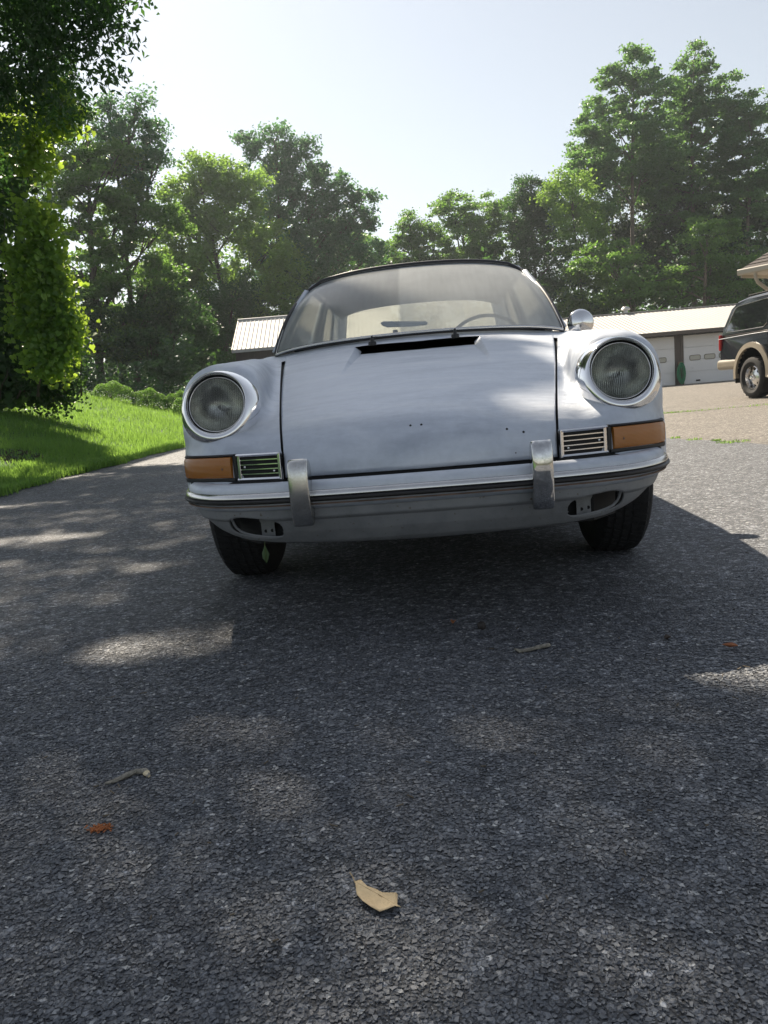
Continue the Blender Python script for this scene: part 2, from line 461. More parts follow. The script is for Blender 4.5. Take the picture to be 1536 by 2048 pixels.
TREES = [
  ('tall_locust', 'tall feathery tree with two humped tops above the garage roof vent', (20.65,62,0), 'locust', 0.21, 0.26,
    [(21.66, 62.0, 23.3, 1.57, 1.74), (19.87, 62.0, 22.74, 1.24, 1.16), (22.26, 62.0, 20.6, 2.48, 1.98), (19.0, 62.0, 19.96, 1.98, 1.74), (20.63, 62.0, 17.68, 3.93, 2.48), (17.93, 62.0, 17.16, 1.98, 2.07), (17.14, 61.0, 14.06, 2.07, 2.07), (22.87, 63.0, 16.69, 2.27, 2.48)]),
  ('tall_locust', 'tallest pointed tree on the right, rising above the far end of the garage roof', (26.29,64,0), 'locust', 0.21, 0.28,
    [(26.78, 64.0, 24.42, 1.19, 1.45), (27.31, 64.0, 22.19, 2.47, 1.88), (25.91, 64.0, 21.02, 1.79, 1.45), (28.25, 64.0, 19.91, 2.65, 1.79), (26.83, 64.0, 18.16, 3.2, 2.05), (27.16, 64.0, 15.13, 2.56, 1.71), (25.12, 64.0, 13.39, 2.13, 1.71)]),
  ('tall_locust', 'light green tree at the right edge of the photo, behind the dark vehicle', (29.85,62,0), 'locust', 0.21, 0.22,
    [(30.04, 62.0, 19.74, 1.74, 1.24), (30.98, 62.0, 18.31, 2.27, 1.65), (29.43, 62.0, 16.98, 1.86, 1.65), (31.15, 62.0, 15.39, 2.07, 1.65), (30.16, 62.0, 13.27, 2.07, 1.65)]),
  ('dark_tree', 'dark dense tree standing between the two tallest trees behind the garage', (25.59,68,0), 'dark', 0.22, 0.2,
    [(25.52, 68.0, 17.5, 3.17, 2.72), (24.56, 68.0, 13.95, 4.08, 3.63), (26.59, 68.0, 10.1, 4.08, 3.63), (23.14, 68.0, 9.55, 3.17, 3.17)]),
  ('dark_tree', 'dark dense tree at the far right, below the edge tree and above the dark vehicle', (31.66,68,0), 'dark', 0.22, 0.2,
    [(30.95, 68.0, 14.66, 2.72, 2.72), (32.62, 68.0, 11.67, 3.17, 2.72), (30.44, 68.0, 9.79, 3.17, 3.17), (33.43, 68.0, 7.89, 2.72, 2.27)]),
  ('leafy_tree', 'broad low layered tree in front of the trunks right above the garage roof vent', (18.77,53,0), 'mid', 0.16, 0.15,
    [(19.02, 53.0, 6.85, 2.12, 0.92), (17.31, 53.0, 6.02, 1.77, 0.78), (20.33, 53.0, 5.77, 1.77, 0.78), (16.22, 53.0, 8.37, 2.12, 0.92)]),
  ('leafy_tree', 'drooping green tree just above the garage roof beside the dark vehicle', (22.98,53,0), 'mid', 0.16, 0.15,
    [(23.09, 53.0, 9.43, 1.94, 0.99), (22.38, 53.0, 7.23, 2.12, 0.99), (24.03, 53.0, 5.47, 2.12, 1.06), (25.07, 53.0, 7.66, 1.77, 0.99)]),
  ('leafy_tree', 'bright green bushy tree behind the left end of the garage roof', (16.3,58,0), 'bright', 0.16, 0.18,
    [(16.01, 58.0, 10.99, 1.86, 1.74), (16.45, 58.0, 8.5, 1.78, 1.55), (16.72, 58.0, 6.34, 1.93, 1.16), (14.71, 58.0, 6.51, 1.16, 1.16), (15.21, 58.0, 13.48, 1.74, 1.74)]),
  ('vine_draped_tree', 'dark narrow ivy draped tree above the right corner of the windscreen', (13.29,62,0), 'dark2', 0.16, 0.22,
    [(13.14, 62.0, 15.28, 1.16, 1.07), (12.67, 62.0, 13.73, 1.41, 1.41), (14.15, 62.0, 14.54, 1.49, 1.49), (13.43, 62.0, 12.0, 1.74, 1.82), (13.88, 62.0, 9.34, 1.98, 1.9), (14.54, 62.0, 7.01, 1.65, 1.65)]),
  ('round_tree', 'rounded mid green tree behind the roof of the silver car', (8.92,66,0), 'mid', 0.18, 0.22,
    [(7.84, 66.0, 15.03, 1.85, 1.5), (10.48, 66.0, 14.54, 1.94, 1.58), (8.51, 66.0, 12.8, 2.64, 1.94), (11.37, 66.0, 12.17, 2.02, 1.94), (9.18, 66.0, 10.35, 3.08, 1.76)]),
  ('young_tree', 'small ragged pointed tree left of the rounded tree, above the silver car roof', (3.83,66,0), 'mid', 0.18, 0.12,
    [(4.09, 66.0, 14.42, 0.97, 0.88), (4.76, 66.0, 13.5, 1.23, 1.14), (3.72, 66.0, 12.39, 1.5, 1.23), (4.66, 66.0, 11.11, 1.67, 1.32)]),
  ('hazy_tree', 'pale hazy tree in the far gap at the centre of the skyline', (1.02,85,0), 'mid', 0.26, 0.25,
    [(0.56, 85.0, 16.11, 1.81, 1.7), (2.35, 85.0, 15.2, 2.04, 1.47), (-1.29, 85.0, 16.26, 2.04, 2.27), (3.35, 85.0, 14.34, 2.27, 1.25)]),
  ('hazy_tree', 'pale hazy tree low on the skyline just left of the silver car roof', (-2.83,80,0), 'mid', 0.26, 0.25,
    [(-3.07, 80.0, 16.93, 2.13, 2.13), (-1.89, 80.0, 13.46, 2.67, 2.13), (-4.34, 80.0, 14.14, 2.67, 2.13)]),
  ('cottonwood_tree', "open crowned tall tree with sky showing between its tufts, behind the windscreen's left corner", (-6.88,62,1.2), 'blue', 0.21, 0.34,
    [(-8.13, 62.0, 20.22, 1.07, 0.91), (-7.22, 62.0, 18.78, 1.32, 0.99), (-5.97, 62.0, 20.48, 1.24, 0.91), (-5.18, 62.0, 19.34, 1.24, 1.16), (-3.59, 62.0, 19.94, 0.66, 0.74), (-3.24, 62.0, 18.47, 1.32, 1.07), (-2.04, 62.0, 16.92, 1.41, 1.07), (-4.33, 62.0, 17.1, 1.65, 1.32), (-2.94, 62.0, 15.53, 1.41, 0.99), (-0.98, 62.0, 15.92, 1.07, 0.91), (0.31, 62.0, 15.27, 1.07, 0.99), (0.79, 62.0, 14.12, 0.91, 0.66), (-0.76, 62.0, 14.06, 1.24, 0.74), (-5.96, 62.0, 16.13, 1.98, 1.65), (-6.95, 62.0, 14.0, 2.48, 2.07), (-4.27, 62.0, 13.79, 2.07, 1.74), (-1.33, 62.0, 12.06, 1.82, 1.49), (-4.13, 62.0, 11.16, 2.27, 1.86), (-1.93, 62.0, 13.97, 1.65, 1.24), (-6.41, 62.0, 11.72, 2.07, 1.65), (0.57, 62.0, 11.54, 1.24, 1.07), (-5.83, 62.0, 9.79, 2.48, 1.49)]),
  ('leafy_tree', 'broad yellow green tree with a forked trunk above the white shed roof', (-9.38,56,1.2), 'bright', 0.2, 0.32,
    [(-10.83, 56.0, 17.04, 1.34, 1.05), (-9.31, 56.0, 16.76, 1.42, 1.05), (-7.72, 56.0, 15.48, 1.64, 1.27), (-12.23, 56.0, 15.51, 1.34, 1.34), (-10.2, 56.0, 15.02, 2.09, 1.57), (-8.32, 56.0, 13.2, 2.17, 1.72), (-11.82, 56.0, 13.15, 1.87, 1.72), (-6.42, 56.0, 11.37, 1.72, 1.49), (-10.39, 56.0, 10.34, 2.09, 1.72), (-12.87, 56.0, 10.2, 1.72, 1.64), (-5.93, 56.0, 9.3, 1.49, 1.49), (-8.14, 56.0, 8.45, 1.72, 1.12), (-13.16, 56.0, 7.83, 2.24, 1.64), (-10.43, 56.0, 6.92, 2.24, 1.64), (-6.84, 56.0, 7.32, 1.87, 1.49), (-13.71, 56.0, 11.96, 1.34, 1.49), (-15.0, 56.0, 10.03, 1.34, 1.49)]),
  ('poplar_tree', 'tall loose topped tree rising above the left woods against the sky', (-13.11,44,1.2), 'blue', 0.15, 0.2,
    [(-12.92, 44.0, 17.22, 0.41, 0.47), (-12.92, 44.0, 16.42, 0.59, 0.65), (-11.17, 44.0, 17.08, 0.44, 0.59), (-11.51, 44.0, 16.1, 0.76, 0.7), (-12.5, 44.0, 15.5, 1.06, 0.76), (-10.54, 44.0, 15.67, 0.47, 0.53), (-10.95, 44.0, 14.61, 1.0, 0.7), (-10.32, 44.0, 14.23, 0.53, 0.38), (-12.23, 44.0, 14.07, 1.17, 0.88), (-11.57, 44.0, 12.94, 0.65, 0.59)]),
  ('spreading_tree', 'spreading fern leaved tree with layered branches filling the left woods', (-14.75,43,1.2), 'mid', 0.17, 0.26,
    [(-14.6, 43.0, 14.73, 1.58, 1.03), (-12.54, 43.0, 14.32, 1.15, 0.8), (-15.59, 43.0, 13.3, 1.72, 1.15), (-13.53, 43.0, 12.89, 2.01, 1.15), (-12.22, 43.0, 11.77, 1.32, 0.97), (-15.36, 43.0, 11.26, 1.72, 1.15), (-13.35, 43.0, 10.33, 1.72, 1.15), (-11.39, 43.0, 10.94, 0.97, 0.86), (-12.79, 43.0, 8.47, 1.89, 0.97), (-10.72, 43.0, 7.79, 1.03, 0.75), (-15.19, 43.0, 8.67, 1.72, 1.26), (-14.37, 43.0, 6.77, 1.72, 1.15), (-15.43, 43.0, 5.0, 1.72, 1.15), (-13.31, 43.0, 4.56, 1.43, 1.03), (-16.21, 43.0, 7.18, 1.15, 1.72), (-11.55, 43.0, 5.48, 1.43, 1.15), (-13.87, 43.0, 16.15, 0.69, 0.57), (-10.34, 43.0, 10.86, 1.03, 1.03)]),
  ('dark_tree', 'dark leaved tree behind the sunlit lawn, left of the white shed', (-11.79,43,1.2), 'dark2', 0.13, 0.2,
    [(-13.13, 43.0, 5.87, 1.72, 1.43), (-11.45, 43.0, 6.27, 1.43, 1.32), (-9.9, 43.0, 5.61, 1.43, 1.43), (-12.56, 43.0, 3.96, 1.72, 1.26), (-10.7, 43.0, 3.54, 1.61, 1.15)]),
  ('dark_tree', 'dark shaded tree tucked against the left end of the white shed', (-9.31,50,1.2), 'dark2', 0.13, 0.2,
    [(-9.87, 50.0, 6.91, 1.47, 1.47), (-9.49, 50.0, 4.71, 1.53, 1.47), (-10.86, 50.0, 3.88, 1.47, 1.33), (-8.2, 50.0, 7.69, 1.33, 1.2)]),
]
SHADE_LOBES = [(-5.78, 13.0, 6.77, 0.95, 0.78), (-4.84, 13.0, 6.84, 0.78, 0.61), (-4.13, 13.0, 6.86, 0.61, 0.43), (-3.65, 13.0, 6.72, 0.36, 0.35), (-3.45, 13.0, 6.45, 0.19, 0.14), (-3.66, 13.0, 6.06, 0.17, 0.14), (-3.91, 13.0, 6.26, 0.35, 0.29), (-4.61, 13.0, 6.25, 0.69, 0.52), (-5.17, 13.0, 5.7, 0.69, 0.61), (-4.53, 13.0, 5.73, 0.35, 0.35), (-4.68, 14.0, 5.74, 0.21, 0.21), (-5.91, 13.0, 5.02, 0.69, 0.78), (-4.19, 14.0, 7.4, 0.65, 0.37), (-3.97, 14.0, 7.53, 0.56, 0.37)]
VINES = [
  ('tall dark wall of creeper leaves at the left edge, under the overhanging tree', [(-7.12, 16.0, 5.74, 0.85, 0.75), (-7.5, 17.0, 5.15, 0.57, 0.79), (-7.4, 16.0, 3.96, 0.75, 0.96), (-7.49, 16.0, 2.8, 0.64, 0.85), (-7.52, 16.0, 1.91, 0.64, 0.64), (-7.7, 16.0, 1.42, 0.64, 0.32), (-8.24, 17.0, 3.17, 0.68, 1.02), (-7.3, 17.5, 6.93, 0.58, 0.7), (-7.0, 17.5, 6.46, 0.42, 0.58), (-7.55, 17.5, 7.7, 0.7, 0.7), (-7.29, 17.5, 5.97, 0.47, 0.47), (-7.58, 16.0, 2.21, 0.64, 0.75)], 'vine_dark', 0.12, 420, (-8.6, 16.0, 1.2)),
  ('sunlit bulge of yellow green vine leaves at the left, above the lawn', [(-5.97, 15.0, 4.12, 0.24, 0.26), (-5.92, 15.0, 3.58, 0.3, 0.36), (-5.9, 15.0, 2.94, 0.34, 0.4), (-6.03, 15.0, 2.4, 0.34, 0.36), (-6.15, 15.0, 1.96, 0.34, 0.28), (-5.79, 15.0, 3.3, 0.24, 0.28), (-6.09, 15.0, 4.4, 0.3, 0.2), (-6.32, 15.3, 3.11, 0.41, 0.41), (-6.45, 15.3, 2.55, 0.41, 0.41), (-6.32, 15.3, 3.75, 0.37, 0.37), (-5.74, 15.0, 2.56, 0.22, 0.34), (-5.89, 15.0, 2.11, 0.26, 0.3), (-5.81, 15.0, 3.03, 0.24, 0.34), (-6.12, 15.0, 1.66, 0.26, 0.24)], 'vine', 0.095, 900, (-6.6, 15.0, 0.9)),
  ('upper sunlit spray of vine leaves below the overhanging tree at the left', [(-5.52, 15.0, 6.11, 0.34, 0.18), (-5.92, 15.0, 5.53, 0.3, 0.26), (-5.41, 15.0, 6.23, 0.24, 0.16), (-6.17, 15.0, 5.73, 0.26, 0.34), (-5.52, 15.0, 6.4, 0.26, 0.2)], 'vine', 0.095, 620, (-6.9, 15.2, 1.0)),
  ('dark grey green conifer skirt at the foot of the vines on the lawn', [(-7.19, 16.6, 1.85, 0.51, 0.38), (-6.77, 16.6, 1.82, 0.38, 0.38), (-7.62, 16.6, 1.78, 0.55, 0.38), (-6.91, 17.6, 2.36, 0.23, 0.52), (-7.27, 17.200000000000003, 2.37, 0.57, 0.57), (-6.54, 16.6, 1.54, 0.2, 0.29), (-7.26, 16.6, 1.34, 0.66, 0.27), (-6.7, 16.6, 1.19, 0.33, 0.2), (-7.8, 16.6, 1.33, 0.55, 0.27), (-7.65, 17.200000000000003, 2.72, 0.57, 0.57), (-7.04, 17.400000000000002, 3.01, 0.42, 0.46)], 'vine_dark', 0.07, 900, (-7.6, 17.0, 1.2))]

def tree(name, label, base, kind, leaf, tr, lobes, pale=False):
    x, y, z = base
    top = max(l[2] for l in lobes)
    e = empty(name, (x, y, z), 0, label, 'tree', 'trees of the woods around the yard')
    L = [(l[0] - x, l[1] - y, l[2] - z, l[3] * 1.16, l[4] * 1.12) for l in lobes]
    tm = MB()
    mt = max(L, key=lambda l: l[2])
    hgt = mt[2]
    P = lambda t: Vector((mt[0] * t ** 1.5 + 0.15 * math.sin(3 * t + x), mt[1] * t, hgt * t))
    tm.tube([P(t) for t in np.linspace(0, 0.98, 10)], [tr * (1.25 if t == 0 else 1) * (1 - t * 0.86) for t in np.linspace(0, 0.98, 10)], 9)
    for l in L:
        c = Vector(l[:3])
        t = max(0.18, min(0.9, (c.z - 1.0 * (abs(c.x) + 1)) / hgt))
        a = P(t)
        limb(tm, a, c, tr * 0.34 * (1 - 0.6 * t) + 0.015, 0.02, sag=0.06)
        for k in range(5):
            q = c + Vector((random.uniform(-1, 1) * l[3], random.uniform(-1, 1) * l[3], random.uniform(-.3, 1) * l[4])) * 0.75
            limb(tm, a.lerp(c, random.uniform(.45, .95)), q, 0.045, 0.012, n=3)
    tm.build('trunk', M_bark_pale if kind in ('locust',) else M_bark, e, smooth='all', fix=False)
    area = .275 * leaf * leaf
    dens = {'dark': 3.0, 'dark2': 3.0, 'locust': 2.9, 'blue': 2.6, 'bright': 3.0, 'mid': 3.1}[kind] / area
    flat = 0.38 if kind in ('locust', 'mid') else 0.7
    C, t = puff_points(L, dens, 0.62 if y > 29 else 0.5, flat=flat)
    V, F = leaf_arrays(C, leaf * 1.22, up=0.55, droop=0.25, wid=0.66)
    np_mesh('crown', V, F, LM[kind], e, attr={'tint': np.repeat(t, 4)})
    return e
for tdef in TREES:
    tree(*tdef)

# far woodland that reads as one mass under and behind the trees
def woods(name, label, boxes, leaf, kind, dens):
    C = []; T = []
    for (x0, x1, y0, y1, z0, z1) in boxes:
        n = int((x1 - x0) * (z1 - z0) * dens)
        c = np.stack([rng.uniform(x0, x1, n), rng.uniform(y0, y1, n), z0 + (z1 - z0) * rng.uniform(0, 1, n) ** 1.15], 1)
        # clumping: keep by a lumpy field
        f = np.sin(c[:, 0] * 1.3 + 2 * np.sin(c[:, 2] * .8)) + np.sin(c[:, 2] * 1.7 + c[:, 0] * .6) + np.sin(c[:, 1] * 1.1 + c[:, 0])
        edge = (c[:, 2] - z0) / (z1 - z0)
        keep = f + rng.normal(0, .5, n) > -0.9 + edge * 1.6
        c = c[keep]; C.append(c); T.append(np.clip(0.3 + 0.25 * np.sin(c[:, 0] * 2.1) + rng.uniform(-.2, .35, len(c)), 0, 1))
    C = np.concatenate(C); T = np.concatenate(T)
    V, F = leaf_arrays(C, leaf, up=.5, droop=.2)
    o = np_mesh(name, V, F, LM[kind], None, attr={'tint': np.repeat(T, 4)})
    tag(o, label, 'woods', kind='stuff')
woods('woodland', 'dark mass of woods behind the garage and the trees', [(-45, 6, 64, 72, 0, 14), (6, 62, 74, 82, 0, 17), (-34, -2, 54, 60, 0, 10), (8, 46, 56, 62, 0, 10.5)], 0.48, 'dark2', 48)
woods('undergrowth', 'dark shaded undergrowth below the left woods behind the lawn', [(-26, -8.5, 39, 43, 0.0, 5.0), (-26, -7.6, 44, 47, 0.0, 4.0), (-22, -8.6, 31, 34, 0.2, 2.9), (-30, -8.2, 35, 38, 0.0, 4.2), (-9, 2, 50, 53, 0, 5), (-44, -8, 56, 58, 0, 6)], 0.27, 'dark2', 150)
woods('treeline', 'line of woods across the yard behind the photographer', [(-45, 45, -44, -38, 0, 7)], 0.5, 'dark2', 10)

# trunks standing in the left woods
for i, (x, y, h, r, lean, lab) in enumerate([
    (-12.2, 58, 14, .2, .3, 'thin dark forked trunk in the woods, left of the white shed roof'),
    (-11.4, 57.5, 14, .23, -.5, 'thick dark trunk in the woods, nearest the shed wall on its left'),
    (-14.8, 46, 12, .14, .2, 'slim trunk deep in the left woods above the clipped bushes'),
    (10.6, 60, 9, .16, -.4, 'dark trunk leaning left among the woods beyond the silver car roof'),
    (22.2, 52, 9, .19, .15, 'pale brown trunk rising behind the garage roof under the pointed tree')]):
    mb = MB(); n = 8
    pts = [Vector((lean * t * t * 2, 0.2 * math.sin(3 * t), h * t)) for t in np.linspace(0, 1, n)]
    mb.tube(pts, [r * (1 - .6 * t) for t in np.linspace(0, 1, n)], 8)
    for k in range(6):
        a = pts[3 + k % 4]
        b = a + Vector((random.uniform(-1.8, 1.8), random.uniform(-1, 1), random.uniform(.5, 1.8)))
        mb.tube([a, a.lerp(b, .5) + Vector((0, 0, .15)), b], [r * .35, r * .22, r * .08], 6)
    e = empty('forest_tree', (x, y, 0), 0, lab, 'tree', 'trees of the woods around the yard')
    mb.build('trunk', M_bark_pale if i == 4 else M_bark, e, smooth='all', fix=False)
    C, t = puff_points([(lean * 2, 0, h, 1.3, .9), (lean * 1.4 + .6, 0.2, h * .85, 1.1, .6)], 260, .5)
    V, F = leaf_arrays(C, .16); np_mesh('crown', V, F, LM['mid'], e, attr={'tint': np.repeat(t, 4)})

# ------------------------------------------------------------------ the big shade tree on the left and its vines
def at_shade(x, y, z):      # point of the crown whose shadow falls on the ground at x, y
    return (x + SUN.x / SUN.z * z, y + SUN.y / SUN.z * z, z)
HOLES = [(-0.62, 2.10, .26, .14), (-2.1, 4.3, .42, .16), (-1.0, 3.25, .18, .08), (-2.9, 6.3, .4, .12), (-3.2, 9.3, .6, .25), (-.02, 0.80, .20, .12)]
def shade_lit(x, y):        # True where the sun reaches the drive
    bx = np.interp(y, [-2, 1.25, 1.56, 1.8, 2.4, 2.7, 3.2, 4.2, 6.5, 9, 13], [2.2, 1.35, .58, .80, .98, .42, .30, .10, -.2, -1.2, -2.6])
    lit = x > bx + 0.06 * np.sin(x * 9 + y * 7)
    for (hx, hy, rx, ry) in HOLES:
        lit |= ((x - hx) / rx) ** 2 + ((y - hy) / ry) ** 2 < 1 + 0.35 * np.sin(9 * x) * np.cos(11 * y)
    return lit
def shade_tree():
    bx, by, bz = -10.4, 13.0, 1.6
    e = empty('shade_tree', (bx, by, bz), 0, 'huge dark tree hanging over the top left corner, shading the drive', 'tree')
    # crown over the drive: leaf points thrown back along the sun ray from the shaded ground
    n = 240000
    X = rng.uniform(-9.5, 1.75, n); Y = rng.uniform(-1.6, 14.5, n)
    X[:14000] = rng.uniform(-.95, 1.0, 14000); Y[:14000] = rng.uniform(1.5, 3.9, 14000)
    keep = (~shade_lit(X, Y)) | ((rng.uniform(0, 1, n) < np.where(Y < 1.2, .55, .07)) & (X < .3))
    keep &= ~((X > -3.4) & (Y > 9.5))
    # the lawn's lit part
    keep &= ~((Y > 14.6 + (X + 4) * -0.5)) & ~((X < -3.9) & (X > -7.2) & (Y > 9.3)) & ~(((X + 4.4) / .9) ** 2 + ((Y - 9.2) / .9) ** 2 < 1)
    X, Y = X[keep], Y[keep]
    zlow = np.interp(Y, [-2, 6, 14], [7.2, 8.0, 9.0])
    Z = zlow + rng.choice([0, .5, 1.1, 1.7, 2.4], len(X)) + rng.normal(0, .12, len(X)) + 0.35 * np.sin(X * 1.9) * np.cos(Y * 1.3)
    C = np.stack([X + SUN.x / SUN.z * Z, Y + SUN.y / SUN.z * Z, Z], 1)
    u = C[:, 0] / C[:, 1]; v = (C[:, 2] - .64) / C[:, 1]
    inframe_sky = (u > -.305 + 0.03 * np.sin(C[:, 2] * 5)) & (v < 0.62 + 0.08 * u * 0)
    C = C[~inframe_sky]
    t = rng.uniform(0, 1, len(C))
    lob = SHADE_LOBES
    C2, t2 = puff_points(lob, 560, .36, flat=.9, holl=.2)
    C = np.concatenate([C, C2]) - np.array([bx, by, bz]); t = np.concatenate([t, t2])
    V, F = leaf_arrays(C, .13, up=.3, droop=.8, wid=.42)
    np_mesh('crown', V, F, LM['dark2'], e, attr={'tint': np.repeat(t, 4)})
    tm = MB()
    tm.tube([(0, 0, -1.5), (.1, 0, 1.5), (.2, -.1, 4), (.5, -.1, 7), (.9, 0, 10)], [.48, .4, .34, .26, .12], 12)
    for b in [(8.2, -4.2, 7.2), (7.6, -1.5, 7.6), (6.6, 1.2, 7.4), (5.2, 4.0, 8.2), (6.0, -6.0, 7.6), (3, -7.5, 8), (2, 5, 8.5), (7.0, -2.8, 8.6), (4.4, -2.4, 6.2)]:
        a = Vector((.3, -.1, random.uniform(3.2, 6.4)))
        limb(tm, a, b, .13, .03, sag=.12, n=7)
        for k in range(5):
            s = a.lerp(Vector(b), random.uniform(.4, 1)) + Vector((0, 0, .4))
            limb(tm, s, s + Vector((random.uniform(-1.6, 1.6), random.uniform(-1.6, 1.6), random.uniform(-.4, 1.1))), .035, .008, n=3)
    tm.build('trunk', M_bark, e, smooth='all', fix=False)
shade_tree()

def big_leaves(C, size, droop=.6):
    n = len(C)
    out = -np.array(SUN)[None, :] * 0 + rng.normal(0, .5, (n, 3)) + np.array([.35, -.75, .45])
    out /= np.linalg.norm(out, axis=1, keepdims=True)
    d = rng.normal(0, .45, (n, 3)); d[:, 2] -= droop
    d -= out * (d * out).sum(1, keepdims=True); d /= np.linalg.norm(d, axis=1, keepdims=True)
    s = np.cross(d, out)
    L = size * rng.uniform(.45, 1.35, (n, 1))
    prof = [(-.38, 0, 0), (-.5, -.32, .05), (-.1, -.52, .12), (.15, -.34, .08), (.58, 0, -.06), (.15, .34, .08), (-.1, .52, .12), (-.5, .32, .05)]
    V = np.stack([C + d * L * a + s * L * b + out * L * c for a, b, c in prof], 1).reshape(-1, 3)
    f = [(0, 1, 2), (0, 2, 3), (0, 3, 4), (0, 4, 5), (0, 5, 6), (0, 6, 7)]
    F = (np.arange(n)[:, None, None] * 8 + np.array(f)[None]).reshape(-1, 3)
    return V, F
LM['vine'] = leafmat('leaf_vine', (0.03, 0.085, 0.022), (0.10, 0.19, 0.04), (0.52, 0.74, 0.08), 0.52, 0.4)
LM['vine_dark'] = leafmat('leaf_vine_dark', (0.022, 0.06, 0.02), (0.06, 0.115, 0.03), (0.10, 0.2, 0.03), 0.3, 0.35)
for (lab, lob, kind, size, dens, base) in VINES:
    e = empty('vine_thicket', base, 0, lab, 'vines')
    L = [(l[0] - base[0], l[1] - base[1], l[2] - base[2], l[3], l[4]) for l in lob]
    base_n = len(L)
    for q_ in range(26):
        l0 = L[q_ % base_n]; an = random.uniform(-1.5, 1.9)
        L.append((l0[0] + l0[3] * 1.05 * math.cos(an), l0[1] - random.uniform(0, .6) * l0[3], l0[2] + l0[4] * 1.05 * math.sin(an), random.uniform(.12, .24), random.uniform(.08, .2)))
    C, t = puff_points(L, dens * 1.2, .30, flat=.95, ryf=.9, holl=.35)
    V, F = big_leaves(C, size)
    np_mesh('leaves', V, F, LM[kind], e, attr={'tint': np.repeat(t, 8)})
    sm = MB()
    for l in L:
        for k in range(1 if (kind == 'vine_dark' and random.random() < .3) else 0):
            a = Vector((l[0] * .9 + random.uniform(-.4, .4), l[1], .0)); b = Vector(l[:3]) + Vector((random.uniform(-.5, .5), 0, random.uniform(-.2, .3)))
            limb(sm, a, b, .02, .006, n=6, wob=.15)
    if sm.v: sm.build('stem', M_bark, e, smooth='all', fix=False)

# ------------------------------------------------------------------ lawn: turf sheet + blades
M_turf = simple('turf', (0.04, 0.095, 0.022), 0.95, vs=2.0, var=0.35, bump=0.7, bs=30)
lx = np.linspace(0, 1, 40); ly = np.arange(-10, 29.2, 0.4)
V = []
for y in ly:
    a = EL(y) - 0.02
    for q in lx:
        x = a - 16 * q ** 1.4
        V.append((x, y, float(lawn_z(x, y)) + 0.012))
tag(np_mesh('lawn', np.array(V), grid_faces(len(ly), len(lx)), M_turf, smooth=True), kind='structure')
def blades(name, label, X, Y, H, W, kindmat, zf, lean=.45):
    n = len(X)
    th = rng.uniform(0, 2 * np.pi, n); ln = rng.normal(0, lean, n) * H
    Z = zf
    dx, dy = np.cos(th), np.sin(th)
    b0 = np.stack([X - dy * W / 2, Y + dx * W / 2, Z], 1); b1 = np.stack([X + dy * W / 2, Y - dx * W / 2, Z], 1)
    m = np.stack([X + dx * ln * .35, Y + dy * ln * .35, Z + H * .6], 1)
    m0 = m + np.stack([-dy * W * .4, dx * W * .4, 0 * X], 1); m1 = m - np.stack([-dy * W * .4, dx * W * .4, 0 * X], 1)
    t = np.stack([X + dx * ln, Y + dy * ln, Z + H], 1)
    V = np.stack([b0, b1, m1, m0, t], 1).reshape(-1, 3)
    nearb = Y < 11
    F = (np.arange(n)[nearb][:, None, None] * 5 + np.array([(0, 1, 2), (0, 2, 3), (3, 2, 4)])[None]).reshape(-1, 3)
    F = np.concatenate([F, (np.arange(n)[~nearb][:, None, None] * 5 + np.array([(0, 1, 4)])[None]).reshape(-1, 3)])
    tt = np.repeat(np.clip(.4 + .25 * np.sin(X * 1.3) * np.cos(Y * .9) + rng.uniform(-.3, .4, n), 0, 1), 5)
    o = np_mesh(name, V, F, kindmat, None, attr={'tint': tt})
    return tag(o, label, 'grass', kind='stuff')
LM['grass'] = leafmat('grass_blade', (0.042, 0.125, 0.034), (0.125, 0.235, 0.06), (0.36, 0.60, 0.10), 0.5, 0.3)
n = 120000
q = rng.uniform(0, 1, n)
Y = 6.2 + 22.6 * rng.uniform(0, 1, n) ** 1.5
t = rng.uniform(0, 1, n) ** 1.2
X = np.array([EL(y) for y in Y]) + .02 + np.abs(rng.normal(0, .035, n)) - t * (Y * .56 - 3.0).clip(.5, 12)
bare = (((X + 5.1) / .5) ** 2 + ((Y - 10.4) / .8) ** 2 < 1) | (((X + 4.75) / .3) ** 2 + ((Y - 9.4) / .5) ** 2 < 1)
k = ~(bare & (rng.uniform(0, 1, n) < .85))
X, Y = X[k], Y[k]
H = rng.uniform(.035, .105, len(X)) * (1 + .4 * np.sin(X * 2.3) * np.sin(Y * 1.7)) * np.interp(Y, [6, 28], [1, 1.5])
blades('lawn_grass', 'rough green grass growing over the bank left of the driveway', X, Y, H, rng.uniform(.005, .011, len(X)) * np.interp(Y, [6, 28], [1, 2.2]), LM['grass'], lawn_z(X, Y) + .012)
# bare mulchy soil on the bank
mb = MB()
M_mulch = simple('mulch', (0.05, 0.035, 0.025), 0.95, vs=30, var=.6, bump=1.0, bs=60)
for i in range(260):
    a = random.uniform(0, 6.28); r = random.random() ** .5
    x, y = -5.1 + r * .5 * math.cos(a), 10.4 + r * .8 * math.sin(a); z = float(lawn_z(x, y)) + .02
    th = random.uniform(0, 3.14); l = random.uniform(.015, .05)
    mb.obox((x, y, z), (l * math.cos(th), l * math.sin(th), random.uniform(-.01, .01)), (-.008 * math.sin(th), .008 * math.cos(th), 0), (0, 0, .005))
tag(mb.build('wood_mulch', M_mulch), 'patch of dark wood chips on the bare part of the bank', 'mulch', kind='stuff')

